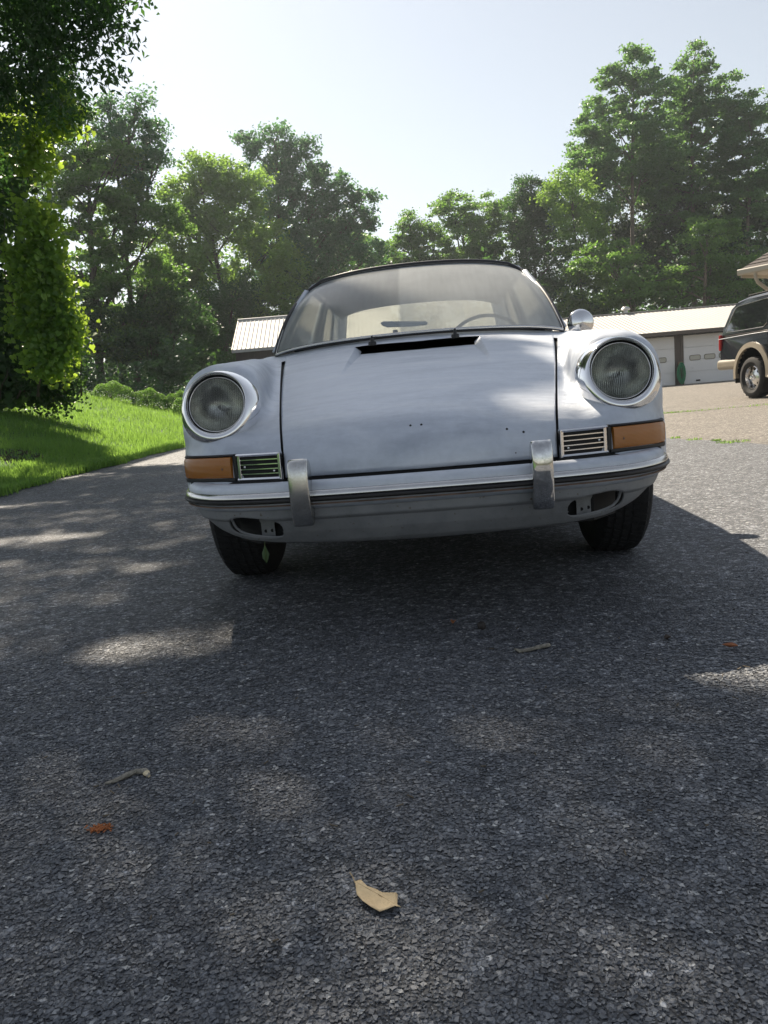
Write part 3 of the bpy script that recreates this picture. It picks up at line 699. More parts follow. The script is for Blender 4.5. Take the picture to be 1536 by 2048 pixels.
# grass line along the crack in the old asphalt, and tufts
def crack_y(x): return 12.4 + .05 * np.sin(x * 2.2) - 0.0 * x + .03 * np.sin(x * 7)
X = rng.uniform(3.2, 14, 3400); Y = crack_y(X) + rng.normal(0, .05, len(X))
k = np.sin(X * 3.1) + np.sin(X * 1.3 + 1) + rng.normal(0, .7, len(X)) > .5
X, Y = X[k], Y[k]
blades('crack_grass', 'line of grass growing in the crack across the old asphalt', X, Y, rng.uniform(.012, .042, len(X)), rng.uniform(.006, .012, len(X)), LM['grass'], np.zeros(len(X)), .9)
M_crack = simple('crack', (0.03, 0.028, 0.02), .95)
cx = np.arange(2.6, 16, .1)
V = []
for x in cx:
    wv = .018 + .008 * math.sin(x * 13); V += [(x, crack_y(x) - wv, .006), (x, crack_y(x) + wv, .006)]
tag(np_mesh('asphalt_crack', np.array(V), grid_faces(len(cx), 2), M_crack), kind='structure')
for (x, y, r, n, lab) in [(3.05, 6.62, .10, 130, 'largest bright grass tuft on the seam between old and new asphalt'),
                     (2.93, 7.15, .05, 50, 'small grass tuft on the asphalt seam, left of the largest one'),
                     (2.90, 7.5, .04, 40, 'faint grass sprig at the seam nearest the silver car lamp'),
                     (3.02, 6.88, .03, 60, 'tiny grass sprig on the seam between the two other tufts')]:
    a = rng.uniform(0, 6.28, n); rr = np.sqrt(rng.uniform(0, 1, n)) * r
    X = x + rr * np.cos(a) * 1.5; Y = y + rr * np.sin(a)
    o = blades('grass_tuft', lab, X, Y, rng.uniform(.008, .026, n), rng.uniform(.004, .008, n), LM['grass'], np.full(n, .004), .9)
    del o['kind']; o['group'] = 'tufts on the asphalt seam'

# ------------------------------------------------------------------ clipped bushes and flowers behind the lawn
BUSH = [(-10.6, 26.2, .95, .60, 'long dark clipped bush at the left end of the row behind the lawn'), (-8.9, 26.6, .75, .52, 'low clipped bush second from the left behind the lawn'),
        (-7.75, 26.8, .66, .54, 'round clipped bush in the middle of the row behind the lawn'), (-6.75, 27.0, .60, .58, 'round bright topped bush left of the pair by the car lamp'),
        (-6.1, 25.6, .66, .56, 'nearest bright green bush beside the left headlight of the silver car')]
for (x, y, r, h, lab) in BUSH:
    z = float(lawn_z(x, y))
    e = empty('clipped_bush', (x, y, z), 0, lab, 'bush', 'clipped bushes behind the lawn')
    n = 5200
    d = rng.normal(0, 1, (n, 3)); d /= np.linalg.norm(d, axis=1, keepdims=True); d[:, 2] = np.abs(d[:, 2])
    C = d * np.array([r, r * .8, h * 1.25]) * (rng.uniform(.7, 1.0, (n, 1)) ** .4) * (1 + .06 * np.sin(d[:, :1] * 9))
    V, F = leaf_arrays(C, .055, up=.4); np_mesh('foliage', V, F, LM['mid'], e, attr={'tint': np.repeat(rng.uniform(0, 1, n), 4)})
    mb = MB(); [mb.tube([(0, 0, -.05), (random.uniform(-.3, .3) * r, random.uniform(-.3, .3) * r, h * .8)], [.02, .008], 5) for _ in range(5)]
    mb.build('stem', M_bark, e, fix=False)
e = empty('flowering_shrub', (-6.55, 29.6, float(lawn_z(-6.55, 29.6))), 0, 'loose grey green shrub with pale flowers behind the bushes', 'shrub')
C, t = puff_points([(0, 0, .8, 1.0, .42), (.7, 0, .75, .6, .35)], 900, .2)
V, F = leaf_arrays(C, .08); np_mesh('foliage', V, F, LM['blue'], e, attr={'tint': np.repeat(t, 4)})
M_petal = simple('petal', (0.72, 0.72, 0.66), .7)
C2, _ = puff_points([(0, 0, .95, 1.0, .35), (.7, 0, .9, .6, .3)], 60, .2)
V, F = leaf_arrays(C2, .05); np_mesh('blossom', V, F, M_petal, e, attr={'tint': np.zeros(len(V))})
n = 420
X = rng.uniform(-11, -5.6, n); Y = 25.4 + (X + 11) * .08 + rng.normal(0, .25, n)
C = np.stack([X, Y, lawn_z(X, Y) + rng.uniform(.12, .34, n)], 1)
V, F = leaf_arrays(C, .05, up=1.0)
tag(np_mesh('white_wildflowers', V, F, M_petal, None, attr={'tint': np.zeros(len(V))}), 'tiny white wildflowers in front of the clipped bushes', 'flowers', kind='stuff')

# ------------------------------------------------------------------ summer haze
hm = bpy.data.materials.new('haze_air'); hm.use_nodes = True
hm.node_tree.nodes.clear()
ho = hm.node_tree.nodes.new('ShaderNodeOutputMaterial'); hv = hm.node_tree.nodes.new('ShaderNodeVolumePrincipled')
hv.inputs['Color'].default_value = (.80, .88, .95, 1); hv.inputs['Density'].default_value = 0.0006; hv.inputs['Anisotropy'].default_value = .45
hm.node_tree.links.new(hv.outputs[0], ho.inputs['Volume'])
tag(MB().box(-250, 250, -130, 270, -1.2, 26).build('haze', hm), kind='stuff')

LEAF_OUT = [(-0.0782, 0.9301), (-0.071, 0.9334), (-0.0623, 0.9218), (-0.0511, 0.9152), (-0.0427, 0.91), (-0.0247, 0.9057), (-0.023, 0.8985), (-0.0242, 0.8801), (-0.0195, 0.872), (-0.0274, 0.8767), (-0.0369, 0.8713), (-0.0463, 0.8716), (-0.0575, 0.8796), (-0.0684, 0.8925), (-0.0757, 0.9063)]
LEAF_STEM = [(-0.0782, 0.9301), (-0.0819, 0.9466), (-0.0862, 0.9548)]
STICK1 = [(-0.5284, 1.279), (-0.5134, 1.2819), (-0.4967, 1.299), (-0.4848, 1.31), (-0.4676, 1.307), (-0.4561, 1.2921)]
STICK2 = [(0.2901, 1.8002), (0.2977, 1.776), (0.3235, 1.7842), (0.3722, 1.8018)]

# ------------------------------------------------------------------ white metal roofed garage
M_white = simple('white_door', (0.74, 0.75, 0.77), 0.5, var=.03, vs=.6)
M_brown = simple('brown_metal', (0.085, 0.068, 0.058), 0.55, var=.1, vs=1)
M_roofw = simple('pale_metal_roof', (0.38, 0.37, 0.355), 0.6, var=.08, vs=.7, metal=.0)
M_conc = simple('concrete', (0.28, 0.26, 0.23), .9, var=.1, vs=2)
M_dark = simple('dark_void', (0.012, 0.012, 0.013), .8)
M_paneg, _nt, _b = newmat('garage_pane'); _b.inputs['Base Color'].default_value = (.36, .36, .32, 1); _b.inputs['Roughness'].default_value = .12; _b.inputs['Specular IOR Level'].default_value = 1.0  # pale base colour stands in for the reflection in the glass
GX0, GX1, GYF, GE, GR, GYR = 9.5, 24.4, 38.0, 2.56, 4.0, 43.0
g = empty('garage', (GX0, GYF, 0), 0, 'long low garage with pale ribbed metal roof and white overhead doors', 'garage')
def gp(mb, name, mat, **k):
    mb.v = [(x - GX0, y - GYF, z) for x, y, z in mb.v]
    return mb.build(name, mat, g, **k)
mb = MB().box(GX0, GX1, GYF + .12, 48, -.1, 2.45); mb.add([(GX0, GYF + .12, 2.45), (GX0, 48, 2.45), (GX0, GYR, 3.85), (GX0 + .1, GYF + .12, 2.45), (GX0 + .1, 48, 2.45), (GX0 + .1, GYR, 3.85)], [(0, 1, 2), (3, 5, 4), (0, 3, 4, 1), (1, 4, 5, 2), (0, 2, 5, 3)])
gp(mb, 'wall', M_brown)
# roof: one ribbed sheet per slope, laid panel by panel
def ribbed(x0, x1, ya, za, yb, zb, rib=.229, h=.018, w=.05, t=.02):
    mb = MB(); n = int((x1 - x0) / rib)
    xs = []
    for i in range(n):
        a = x0 + i * rib
        xs += [(a, 0), (a + rib - w * 2, 0), (a + rib - w * 1.5, h), (a + rib - w * .5, h)]
    xs.append((x0 + n * rib, 0))
    L = math.hypot(yb - ya, zb - za); ny, nz = -(zb - za) / L, (yb - ya) / L
    if nz < 0: ny, nz = -ny, -nz
    V = []
    for (yy, zz) in ((ya, za), (yb, zb)):
        for (x, q) in xs: V.append((x, yy + ny * q, zz + nz * q))
    m = len(xs)
    return mb.add(V, [(i, i + 1, m + i + 1, m + i) for i in range(m - 1)])
k = 0
PW = .229 * 4
x = GX0 - .3
while x < GX1:
    r_ = ribbed(x, x + PW, GYF - .6, GE, GYR, GR); gp(r_, 'roof_panel', M_roofw, fix=False)
    x += PW
gp(ribbed(GX0 - .3, GX1 + .3, 48.6, GE, GYR, GR), 'rear_roof', M_roofw, fix=False)
gp(MB().obox(((GX0 + GX1) / 2, GYR, GR + .035), ((GX1 - GX0) / 2 + .3, 0, 0), (0, .16, 0), (0, 0, .02)), 'ridge_cap', M_roofw)
gp(MB().box(GX0 - .3, GX1 + .3, GYF - .63, GYF - .59, GE - .16, GE + .015), 'fascia', M_brown)
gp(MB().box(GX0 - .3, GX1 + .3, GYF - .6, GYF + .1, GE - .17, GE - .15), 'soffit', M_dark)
mb = MB(); x = GX0
while x < GX1:
    gp(MB().box(x, x + .20, GYF - .02, GYF + .065, 2.38, GE - .17), 'header_block', M_brown); x += .30
M_lamphead = simple('header_light', (.45, .42, .36), .6)
gp(MB().box(GX0, GX1, GYF + .07, GYF + .11, 2.38, GE - .17), 'header_band', M_lamphead)
DX = [(10.85, 14.74), (15.17, 19.06), (19.49, 23.38)]
for (a, b) in DX:
    d = MB().box(a, b, GYF + .08, GYF + .11, .0, 2.36)
    d = gp(d, 'garage_door', M_white)
    def dp(mb, name, mat, **k):
        mb.v = [(x - GX0, y - GYF, z) for x, y, z in mb.v]; return mb.build(name, mat, d, **k)
    for i in range(4):
        dp(MB().box(a + .012, b - .012, GYF + .02, GYF + .078, .03 + i * .583, .03 + i * .583 + .573), 'door_panel', M_white, bevel=.006)
    x = a + .29 if a > 15 else b - .43 - .52 - 4 * .72
    for i in range(5):
        z0, z1 = 1.15, 1.38
        M_frame = bpy.data.materials.get('window_trim') or simple('window_trim', (.16, .15, .13), .6)
        mb2 = MB(); r = .05
        def rr(x0, x1, z0, z1, r):
            P = []
            for (cx, cz, s) in ((x1 - r, z1 - r, 0), (x0 + r, z1 - r, 90), (x0 + r, z0 + r, 180), (x1 - r, z0 + r, 270)):
                for q in range(0, 91, 30): P.append((cx + r * math.cos(R(s + q)), cz + r * math.sin(R(s + q))))
            return P
        mb2.tube([(p[0], GYF + .012, p[1]) for p in rr(x, x + .52, z0, z1, .07)], .018, 6, close=True)
        dp(mb2, 'window_frame', M_frame)
        dp(MB().prism(rr(x + .005, x + .515, z0 + .005, z1 - .005, .065), GYF + .008, GYF + .016), 'window_pane', M_paneg)
        x += .72
dp(MB().box(15.75, 15.95, GYF - .002, GYF + .018, .12, .20), 'handle', M_dark)
dp(MB().lathe([(0, -.01), (.04, 0), (.045, .02)], (15.6, GYF, .78), (0, 1, 0), 12), 'lock', M_white)
xs = [GX0] + [q for p in DX for q in p] + [GX1]
for i in range(0, len(xs), 2):
    a, b = xs[i], xs[i + 1]; mb = MB(); x = a
    mb.box(a, b, GYF + .05, GYF + .11, 0, 2.38)
    while x < b - .03:
        mb.box(x + .02, min(b, x + .075), GYF + .02, GYF + .052, 0, 2.38); x += .14
    gp(mb, 'wall_post', M_brown)
gp(MB().box(GX0, GX1, GYF - .02, GYF + .12, -.14, -.0), 'sill', simple('sill_dark', (.05, .045, .04), .9))
mb = MB().lathe([(.12, 0), (.12, .18), (.24, .2), (.25, .26), (.17, .36), (0.02, .40)], (14.05, 43, GR), (0, 0, 1), 20)
gp(mb, 'roof_vent', simple('galvanised', (.5, .5, .5), .35, metal=.7), smooth=True)

# green hose hung on the post between the doors
e = empty('garden_hose', (14.96, GYF - .08, .0), 0, 'green garden hose coiled on the brown post between the garage doors', 'hose')
M_green = simple('hose_green', (0.02, 0.22, 0.10), .4, var=.2, vs=20)
mb = MB()
for i in range(16):
    rx, rz, cz = random.uniform(.05, .21), random.uniform(.28, .5), .58 + random.uniform(-.08, .08)
    mb.tube([(rx * math.cos(t) + .02 * math.sin(i * 2.1), -.03 - .010 * i + .02 * math.sin(2 * t + i), cz + rz * math.sin(t)) for t in np.linspace(0, 2 * math.pi, 20)[:-1]], .017, 6, close=True)
mb.build('coil', M_green, e, smooth=True)
MB().box(-.12, .12, -.05, .02, .98, 1.12).build('hanger', simple('rusty_bracket', (.20, .13, .08), .8), e, bevel=.01)

# ------------------------------------------------------------------ shed with seamed roof
s = empty('shed', (-7.0, 40, 0), 0, 'small dark shed with white standing seam roof left of the silver car', 'shed')
def spart(mb, name, mat, **k): return mb.build(name, mat, s, **k)
W = 8.2
M_shroof = simple('white_seam_roof', (0.40, 0.395, 0.39), 0.6, var=.05, vs=.8)
M_shwall = simple('shed_siding', (0.040, 0.032, 0.034), 0.75, var=.15, vs=2)
mb = MB().box(.08, W - .1, .35, 5.65, 0, 3.5); mb.add([(.08, .35, 3.5), (.08, 5.65, 3.5), (.08, 3, 5.15), (W - .1, .35, 3.5), (W - .1, 5.65, 3.5), (W - .1, 3, 5.15)], [(0, 1, 2), (3, 5, 4), (0, 2, 5, 3), (1, 4, 5, 2)])
spart(mb, 'wall', M_shwall)
for i in range(26):
    spart(MB().box(.1 + i * .31, .12 + i * .31, .335, .35, .0, 3.48), 'batten', M_shwall)
for sgn in (0, 1):
    ya, yb = (0, 3) if sgn == 0 else (6, 3)
    dy, dz = yb - ya, 1.74; L = math.hypot(dy, dz)
    n_ = (0, -dz / L * (1 if dy > 0 else -1), abs(dy) / L)
    o_ = spart(MB().obox((W / 2, (ya + yb) / 2, 3.57 + .87), (W / 2, 0, 0), (0, dy / 2, dz / 2), (0, n_[1] * .025, n_[2] * .025)), 'roof', M_shroof)
    if sgn == 0:
        for i in range(38):
            x = i * .222
            MB().obox((x, (ya + yb) / 2 + n_[1] * .04, 3.57 + .87 + n_[2] * .04), (.012, 0, 0), (0, dy / 2 * .995, dz / 2 * .995), (0, n_[1] * .018, n_[2] * .018)).build('roof_seam', M_shroof, o_)
spart(MB().tube([(-.05, 3, 5.36), (W + .05, 3, 5.36)], .07, 8), 'ridge_cap', M_shroof)
spart(MB().box(-.02, W, -.06, .0, 3.44, 3.56), 'gutter', simple('shed_gutter', (.34, .35, .36), .5))
spart(MB().obox((-.03, 1.5, 4.42), (.02, 0, 0), (0, 1.52, .885), (0, -.03, .07)), 'rake_trim', simple('tan_trim', (.55, .48, .34), .6))

# ------------------------------------------------------------------ house eave at the right edge
E0 = Vector((9.66, 20.15, 3.0)); d1 = Vector((.53, -.848, 0)); u1 = Vector((.848, .53, 0))
h = empty('house', (E0.x, E0.y, 0), math.atan2(d1.y, d1.x), 'house with tan gutter and brown shingle roof poking in at the right edge', 'house')
# local: x along the eave (d1), y away from the eave (u1)
M_shingle = simple('shingle', (0.06, 0.05, 0.045), .95, vs=14, var=.35, bump=.6, bs=40)
M_trim = simple('tan_gutter', (0.46, 0.42, 0.35), .5, var=.04)
M_siding = simple('house_siding', (0.42, 0.39, 0.33), .8, var=.06)
MB().box(.9, 9, 1.0, 8.4, 0, 3.0).build('wall', M_siding, h)
pit = math.tan(R(21)); Hh = 3.08
nrow = 16
for side in (0, 1):
    for i in range(nrow if side == 0 else 1):
        if side == 0:
            a, b = i * (4.9 / nrow), (i + 1) * (4.9 / nrow) + .03
            MB().add([(-.12, a, Hh + a * pit + .022), (9.6, a, Hh + a * pit + .022), (9.6, b, Hh + b * pit), (-.12, b, Hh + b * pit), (-.12, a, Hh + a * pit - .03), (9.6, a, Hh + a * pit - .03), (9.6, b, Hh + b * pit - .03), (-.12, b, Hh + b * pit - .03)],
                     [(0, 1, 2, 3), (7, 6, 5, 4), (0, 4, 5, 1), (1, 5, 6, 2), (2, 6, 7, 3), (3, 7, 4, 0)]).build('shingle_course', M_shingle, h)
        else:
            MB().add([(-.12, 4.9, Hh + 4.9 * pit), (9.6, 4.9, Hh + 4.9 * pit), (9.6, 9.8, Hh), (-.12, 9.8, Hh)], [(0, 1, 2, 3)]).build('rear_roof', M_shingle, h)
MB().add([(.9, 1.0, 3.0), (.9, 8.8, 3.0), (.9, 4.9, 4.6)], [(0, 1, 2)]).build('gable', M_siding, h)
MB().box(-.1, 9.6, .0, 1.0, Hh - .13, Hh - .1).build('soffit', M_trim, h)
gut = MB().prism([(-.12, 0), (-.12, .10), (-.105, .125), (-.095, .125), (-.105, .10), (-.02, .02), (0, .13), (.01, .13), (.01, 0), (-.08, -.03)], -.15, 9.6, 'x')
gut.v = [(x, y, z + Hh - .12) for x, y, z in gut.v]; gut.build('gutter', M_trim, h)
MB().box(-.14, -.1, .02, 4.9, Hh - .2, Hh - .02).build('rake_board', M_trim, h)
ds = MB().tube([(.30, -.04, Hh - .1), (.30, -.04, Hh - .26), (.32, .03, Hh - .38), (.34, .92, Hh - .78), (.34, .96, Hh - .95), (.34, .96, .1)], .05, 8, flat=.8)
ds.v = [(x + .0, y, z) for x, y, z in ds.v]; ds.build('downspout', M_trim, h, smooth=True)

# ------------------------------------------------------------------ dark sport utility vehicle
M_blk, _nt, _b = newmat('dark_car_paint'); _b.inputs['Base Color'].default_value = (.008, .010, .016, 1); _b.inputs['Roughness'].default_value = .22; _b.inputs['Coat Weight'].default_value = .8; _b.inputs['Coat Roughness'].default_value = .05
M_tan = simple('tan_paint', (.25, .215, .165), .4, var=.05)
M_tyre = simple('tyre_rubber', (.013, .013, .014), .85, vs=20, var=.25, bump=.4, bs=90)
M_chrome = simple('chrome', (.82, .82, .83), .09, metal=1.0, var=.03, vs=20)
M_chrome_dull = simple('dull_chrome', (.62, .61, .60), .22, metal=1.0, var=.07, vs=12, bump=.03, bs=200)
M_tint, _nt, _b = newmat('tinted_glass'); _b.inputs['Base Color'].default_value = (.01, .012, .014, 1); _b.inputs['Roughness'].default_value = .03; _b.inputs['Specular IOR Level'].default_value = 1.0; _b.inputs['Coat Weight'].default_value = 1.0
M_red, _nt, _b = newmat('red_lens'); _b.inputs['Base Color'].default_value = (.35, .01, .01, 1); _b.inputs['Roughness'].default_value = .15
suv = empty('parked_suv', (8.26, 16.51, 0.02), math.atan2(-.994, .11), 'dark blue and tan four wheel drive parked at the right edge before the garage', 'car')
WB, RW = 3.48, .395
A1, A2 = 1.20, 1.20 + WB
def arch(cx, cz, r, a0=180, a1=0, n=14): return [(cx + r * math.cos(R(a0 + (a1 - a0) * i / n)), cz + r * math.sin(R(a0 + (a1 - a0) * i / n))) for i in range(n + 1)]
low = [(.02, .62), (A1 - .50, .60)] + arch(A1, .48, .50) + [(A1 + .5, .55), (A2 - .5, .55)] + arch(A2, .48, .50) + [(5.62, .60), (5.72, .75), (5.70, 1.12), (5.4, 1.20), (4.35, 1.26), (.06, 1.26), (.0, 1.0)]
def loft_side(poly, hw, inner=0.0):
    """extruded side outline with a rounded shoulder: y half width per z"""
    mb = MB(); n = len(poly)
    V = []
    for sgn in (-1, 1):
        for (a, z) in poly: V.append((a, sgn * hw(a, z), z))
    F = [tuple(range(n)), tuple(range(2 * n - 1, n - 1, -1))] + [(i, i + n, (i + 1) % n + n, (i + 1) % n) for i in range(n)]
    return mb.add(V, F)
o_ = loft_side(low, lambda a, z: 1.0 - .03 * (z > 1.2) - .06 * max(0, (a - 5.2)) - (.05 if a < .1 else 0)).build('body', M_blk, suv, bevel=.03, seg=3)
top = [(.06, 1.255), (.10, 1.45), (.26, 1.80), (.42, 1.93), (.75, 1.975), (2.2, 2.0), (3.3, 1.965), (3.55, 1.90), (4.35, 1.255)]
loft_side(top, lambda a, z: .965 - max(0, z - 1.26) * .20 - (.05 if z > 1.9 else 0)).build('cabin', M_blk, suv, bevel=.04, seg=3)
def pane(pts, name='side_window', sgn=-1, mat=M_tint, off=.006):
    V = []
    for o2 in (off, -.02):
        for (a, z) in pts: V.append((a, sgn * (.965 - max(0, z - 1.26) * .20 + o2), z))
    n = len(pts)
    return MB().add(V, [tuple(range(n)), tuple(range(2 * n - 1, n - 1, -1))] + [(i, i + n, (i + 1) % n + n, (i + 1) % n) for i in range(n)]).build(name, mat, suv)
for sgn in (-1, 1):
    for pts in ([(.28, 1.33), (.22, 1.38), (.42, 1.76), (.50, 1.82), (1.50, 1.865), (1.58, 1.82), (1.60, 1.40), (1.52, 1.335)], [(1.76, 1.34), (1.74, 1.84), (2.55, 1.86), (2.55, 1.34)], [(2.68, 1.34), (2.68, 1.86), (3.25, 1.85), (3.95, 1.36), (3.9, 1.34)]):
        p_ = pane(pts, sgn=sgn)
        if sgn < 0:
            tr_ = MB().tube([(a, sgn * (.965 - max(0, z - 1.26) * .20 + .008), z) for a, z in pts], .008, 5, close=True)
            tr_.build('window_trim', M_chrome_dull if pts[0][0] < 1 else M_dark, p_)
    loft = MB()
    f = arch(A1, .48, .50, 190, -10, 18); g2 = arch(A1, .48, .60, 190, -10, 18)
    V = [(a, sgn * .97, z) for a, z in f] + [(a, sgn * 1.045, z) for a, z in f] + [(a, sgn * 1.03, z) for a, z in g2] + [(a, sgn * .985, z) for a, z in g2]
    m = len(f)
    for cx in (0, WB):
        MB().add([(x + cx, y, z) for x, y, z in V], [(r * m + i, r * m + i + 1, (r + 1) * m + i + 1, (r + 1) * m + i) for r in range(3) for i in range(m - 1)]).build('wheel_flare', M_tan, suv, smooth=True)
    MB().box(A1 + .60, A2 - .6, min(sgn * .985, sgn * 1.02), max(sgn * .985, sgn * 1.02), .53, .80).build('side_cladding', M_tan, suv, bevel=.012)
    MB().tube([(A1 + .62, sgn * 1.04, .40), (A2 - .62, sgn * 1.04, .40)], .06, 8, flat=.6).build('running_board', M_tan, suv, smooth=True)
    MB().box(-.012, .05, min(sgn * .86, sgn * .975), max(sgn * .86, sgn * .975), .98, 1.30).build('tail_light', M_red, suv, bevel=.012)
    MB().tube([(.03, sgn * 1.003, 1.215), (1.2, sgn * 1.006, 1.235), (4.9, sgn * 1.006, 1.235)], .006, 5).build('side_trim', M_chrome_dull, suv)
    hd = MB().box(1.98, 2.14, min(sgn * 1.0, sgn * 1.035), max(sgn * 1.0, sgn * 1.035), 1.10, 1.14).build('door_handle', M_chrome, suv, bevel=.01)
    MB().tube([(1.72, sgn * 1.001, .62), (1.72, sgn * 1.001, 1.24), (1.70, sgn * .86, 1.86)], .006, 4).build('door_gap', M_dark, suv)
    MB().box(A1 - .58, A1 - .56, min(sgn * .72, sgn * 1.0), max(sgn * .72, sgn * 1.0), .30, .62).build('mud_flap', M_dark, suv)
MB().box(-.07, .70, -1.01, 1.01, .58, .79).build('rear_bumper', M_tan, suv, bevel=.07, seg=4)
MB().box(5.62, 5.86, -1.0, 1.0, .5, .78).build('front_bumper', M_chrome_dull, suv, bevel=.04)
MB().box(.5, 3.2, -.62, -.58, 2.01, 2.04).build('roof_rail', M_dark, suv, bevel=.01)
MB().box(.5, 3.2, .58, .62, 2.01, 2.04).build('roof_rail', M_dark, suv, bevel=.01)
MB().box(.4, 5.3, -.8, .8, .42, .60).build('chassis', M_dark, suv)
def suv_wheel(x, y, s):
    w_ = empty('wheel', (x, y, RW)); w_.parent = suv; w_.rotation_euler = (0, 0, 0 if s < 0 else math.pi)
    # outer face towards local -y
    prof = [(.235, .02), (.24, -.01), (.30, -.045), (.36, -.04), (.385, -.02), (.395, .0), (.395, .20), (.385, .225), (.35, .24), (.24, .22)]
    t_ = MB().lathe(prof, (0, 0, 0), (0, 1, 0), 48)
    for k in range(48):
        a = 2 * math.pi * k / 48
        c_ = Vector((.397 * math.cos(a), .03 + .08 * (k % 2), .397 * math.sin(a)))
        t_.obox(c_, Vector((-math.sin(a), 0, math.cos(a))) * .017, (0, .045, 0), Vector((math.cos(a), 0, math.sin(a))) * .006)
    t_.build('tyre', M_tyre, w_, smooth=True)
    r_ = MB().lathe([(.238, .0), (.225, -.012), (.215, .02), (.20, .06)], (0, 0, 0), (0, 1, 0), 40)
    r_.lathe([(0, -.005), (.055, -.005), (.06, .02), (.10, .03), (.13, .035), (.20, .07)], (0, 0, 0), (0, 1, 0), 40).build('rim', M_chrome_dull, w_, smooth=True)
    for k in range(8):
        a = 2 * math.pi * k / 8
        MB().lathe([(0, -.0), (.024, -.0), (.024, .02)], (.158 * math.cos(a), .036, .158 * math.sin(a)), (0, 1, 0), 10, up=(1, 0, 0)).build('rim_hole', M_dark, w_)
    MB().lathe([(0, -.05), (.03, -.045), (.042, -.02), (.045, .02)], (0, 0, 0), (0, 1, 0), 20).build('hub_cap', M_chrome, w_, smooth=True)
for (x, y, s_) in ((A1, -.99, -1), (A2, -.99, -1), (A1, .99, 1), (A2, .99, 1)): suv_wheel(x, y, s_)

# ------------------------------------------------------------------ litter on the drive
def tanleaf():
    O = LEAF_OUT
    c = Vector((sum(p[0] for p in O) / len(O), sum(p[1] for p in O) / len(O), 0))
    a = Vector((*LEAF_OUT[0], 0)) - c; b = Vector((*LEAF_OUT[8], 0)) - c
    ax = (b - a).normalized(); nrm = Vector((-ax.y, ax.x, 0))
    def Z(p):
        q = Vector((p[0], p[1], 0)) - c; s_, t_ = q.dot(ax), q.dot(nrm)
        return .010 + 3.0 * t_ * t_ + 2.0 * s_ * s_
    e = empty('dry_leaf', (c.x, c.y, 0), 0, 'large cream coloured curled leaf on the asphalt nearest the camera', 'leaf', 'dry leaves lying on the driveway')
    rings = [1, .8, .55, .3, .1]
    V, F = [], []; n = len(O)
    for r in rings:
        for p in O:
            q = (c.x + (p[0] - c.x) * r, c.y + (p[1] - c.y) * r)
            wob = .0015 * math.sin(p[0] * 400 + p[1] * 300) * r
            V.append((q[0] - c.x, q[1] - c.y, Z(q) + wob))
    for k in range(len(rings) - 1):
        F += [(k * n + i, k * n + (i + 1) % n, (k + 1) * n + (i + 1) % n, (k + 1) * n + i) for i in range(n)]
    F.append(tuple((len(rings) - 1) * n + i for i in range(n)))
    m = simple('cream_leaf', (.62, .47, .27), .6, var=.14, vs=60, bump=.2, bs=160)
    o = np_mesh('blade', V, F, m, e, smooth=True)
    so = o.modifiers.new('thick', 'SOLIDIFY'); so.thickness = .0006
    a2, b2 = a * .97, b * .97
    MB().tube([(p.x, p.y, Z((p.x + c.x, p.y + c.y)) + .0004) for p in [a2.lerp(b2, t) + nrm * (.0035 * math.sin(math.pi * t)) for t in np.linspace(0, 1, 9)]], [.0009 - .0006 * t for t in np.linspace(0, 1, 9)], 5).build('midrib', simple('midrib', (.30, .20, .10), .7), e)
    MB().tube([(p[0] - c.x, p[1] - c.y, z) for p, z in zip(LEAF_STEM, (.012, .010, .012))], .0008, 5).build('stem', simple('leaf_stem', (.36, .27, .16), .7), e)
tanleaf()
def stick(pts, r, label, pale_end=True):
    e = empty('broken_stick', (pts[0][0], pts[0][1], 0), 0, label, 'stick', 'broken sticks lying on the driveway')
    P0 = Vector((pts[0][0], pts[0][1], 0)); Q = [Vector((p[0], p[1], r[i] * .9 + .005)) - P0 for i, p in enumerate(pts)]
    mb = MB().tube(Q, r, 9, flat=.8)
    mb.v = [(x + .0006 * math.sin(x * 900 + z * 500), y + .0006 * math.cos(y * 800), z + .0005 * math.sin(x * 1300)) for x, y, z in mb.v]
    mb.build('bark', simple('stick_bark', (.27, .25, .21), .9, var=.45, vs=120, bump=.6, bs=200), e, smooth=True)
    MB().tube([Q[-2].lerp(Q[-1], .35), Q[-1] * 1.0 + (Q[-1] - Q[-2]) * .04], [r[-2] * 1.02, r[-1] * .8], 9, flat=.8).build('bare_wood', simple('bare_wood', (.66, .56, .38), .8, var=.2, vs=150), e, smooth=True)
stick(STICK1, [.003, .0048, .0058, .0060, .0064, .0030], 'curved grey stick with a pale broken end at the lower left')
stick(STICK2, [.003, .0058, .0056, .0066], 'short pale stick with a forked tip right of centre before the car')
def smallleaf(x, y, L, W, col, label, rz=0, curl=.4):
    e = []
    pr = [(-.5, 0), (-.25, .32), (.1, .45), (.35, .25), (.5, 0), (.35, -.25), (.1, -.45), (-.25, -.32)]
    V = [(a * L, b * W, abs(b) * W * curl + a * a * L * .5 + .003) for a, b in pr] + [(0, 0, .002)]
    o = np_mesh('dry_leaf', V, [(i, (i + 1) % 8, 8) for i in range(8)], simple('small_leaf', col, .7, vs=80), smooth=True)
    o.location = (x, y, .006); o.rotation_euler = (0, 0, rz)
    so = o.modifiers.new('thick', 'SOLIDIFY'); so.thickness = .0008
    tag(o, label, 'leaf', 'dry leaves lying on the driveway'); return o
smallleaf(.165, 2.05, .022, .018, (.42, .17, .07), 'tiny rust coloured leaf scrap upright left of the dark pebble', 1.2, 1.2)
smallleaf(.765, 1.69, .034, .018, (.38, .14, .06), 'orange brown folded leaf at the right in the sunlit wedge', -.5, 1.0)
smallleaf(.655, 1.78, .02, .018, (.06, .045, .035), 'tiny dark crumpled leaf left of the sunlit wedge', .4, 1.1)
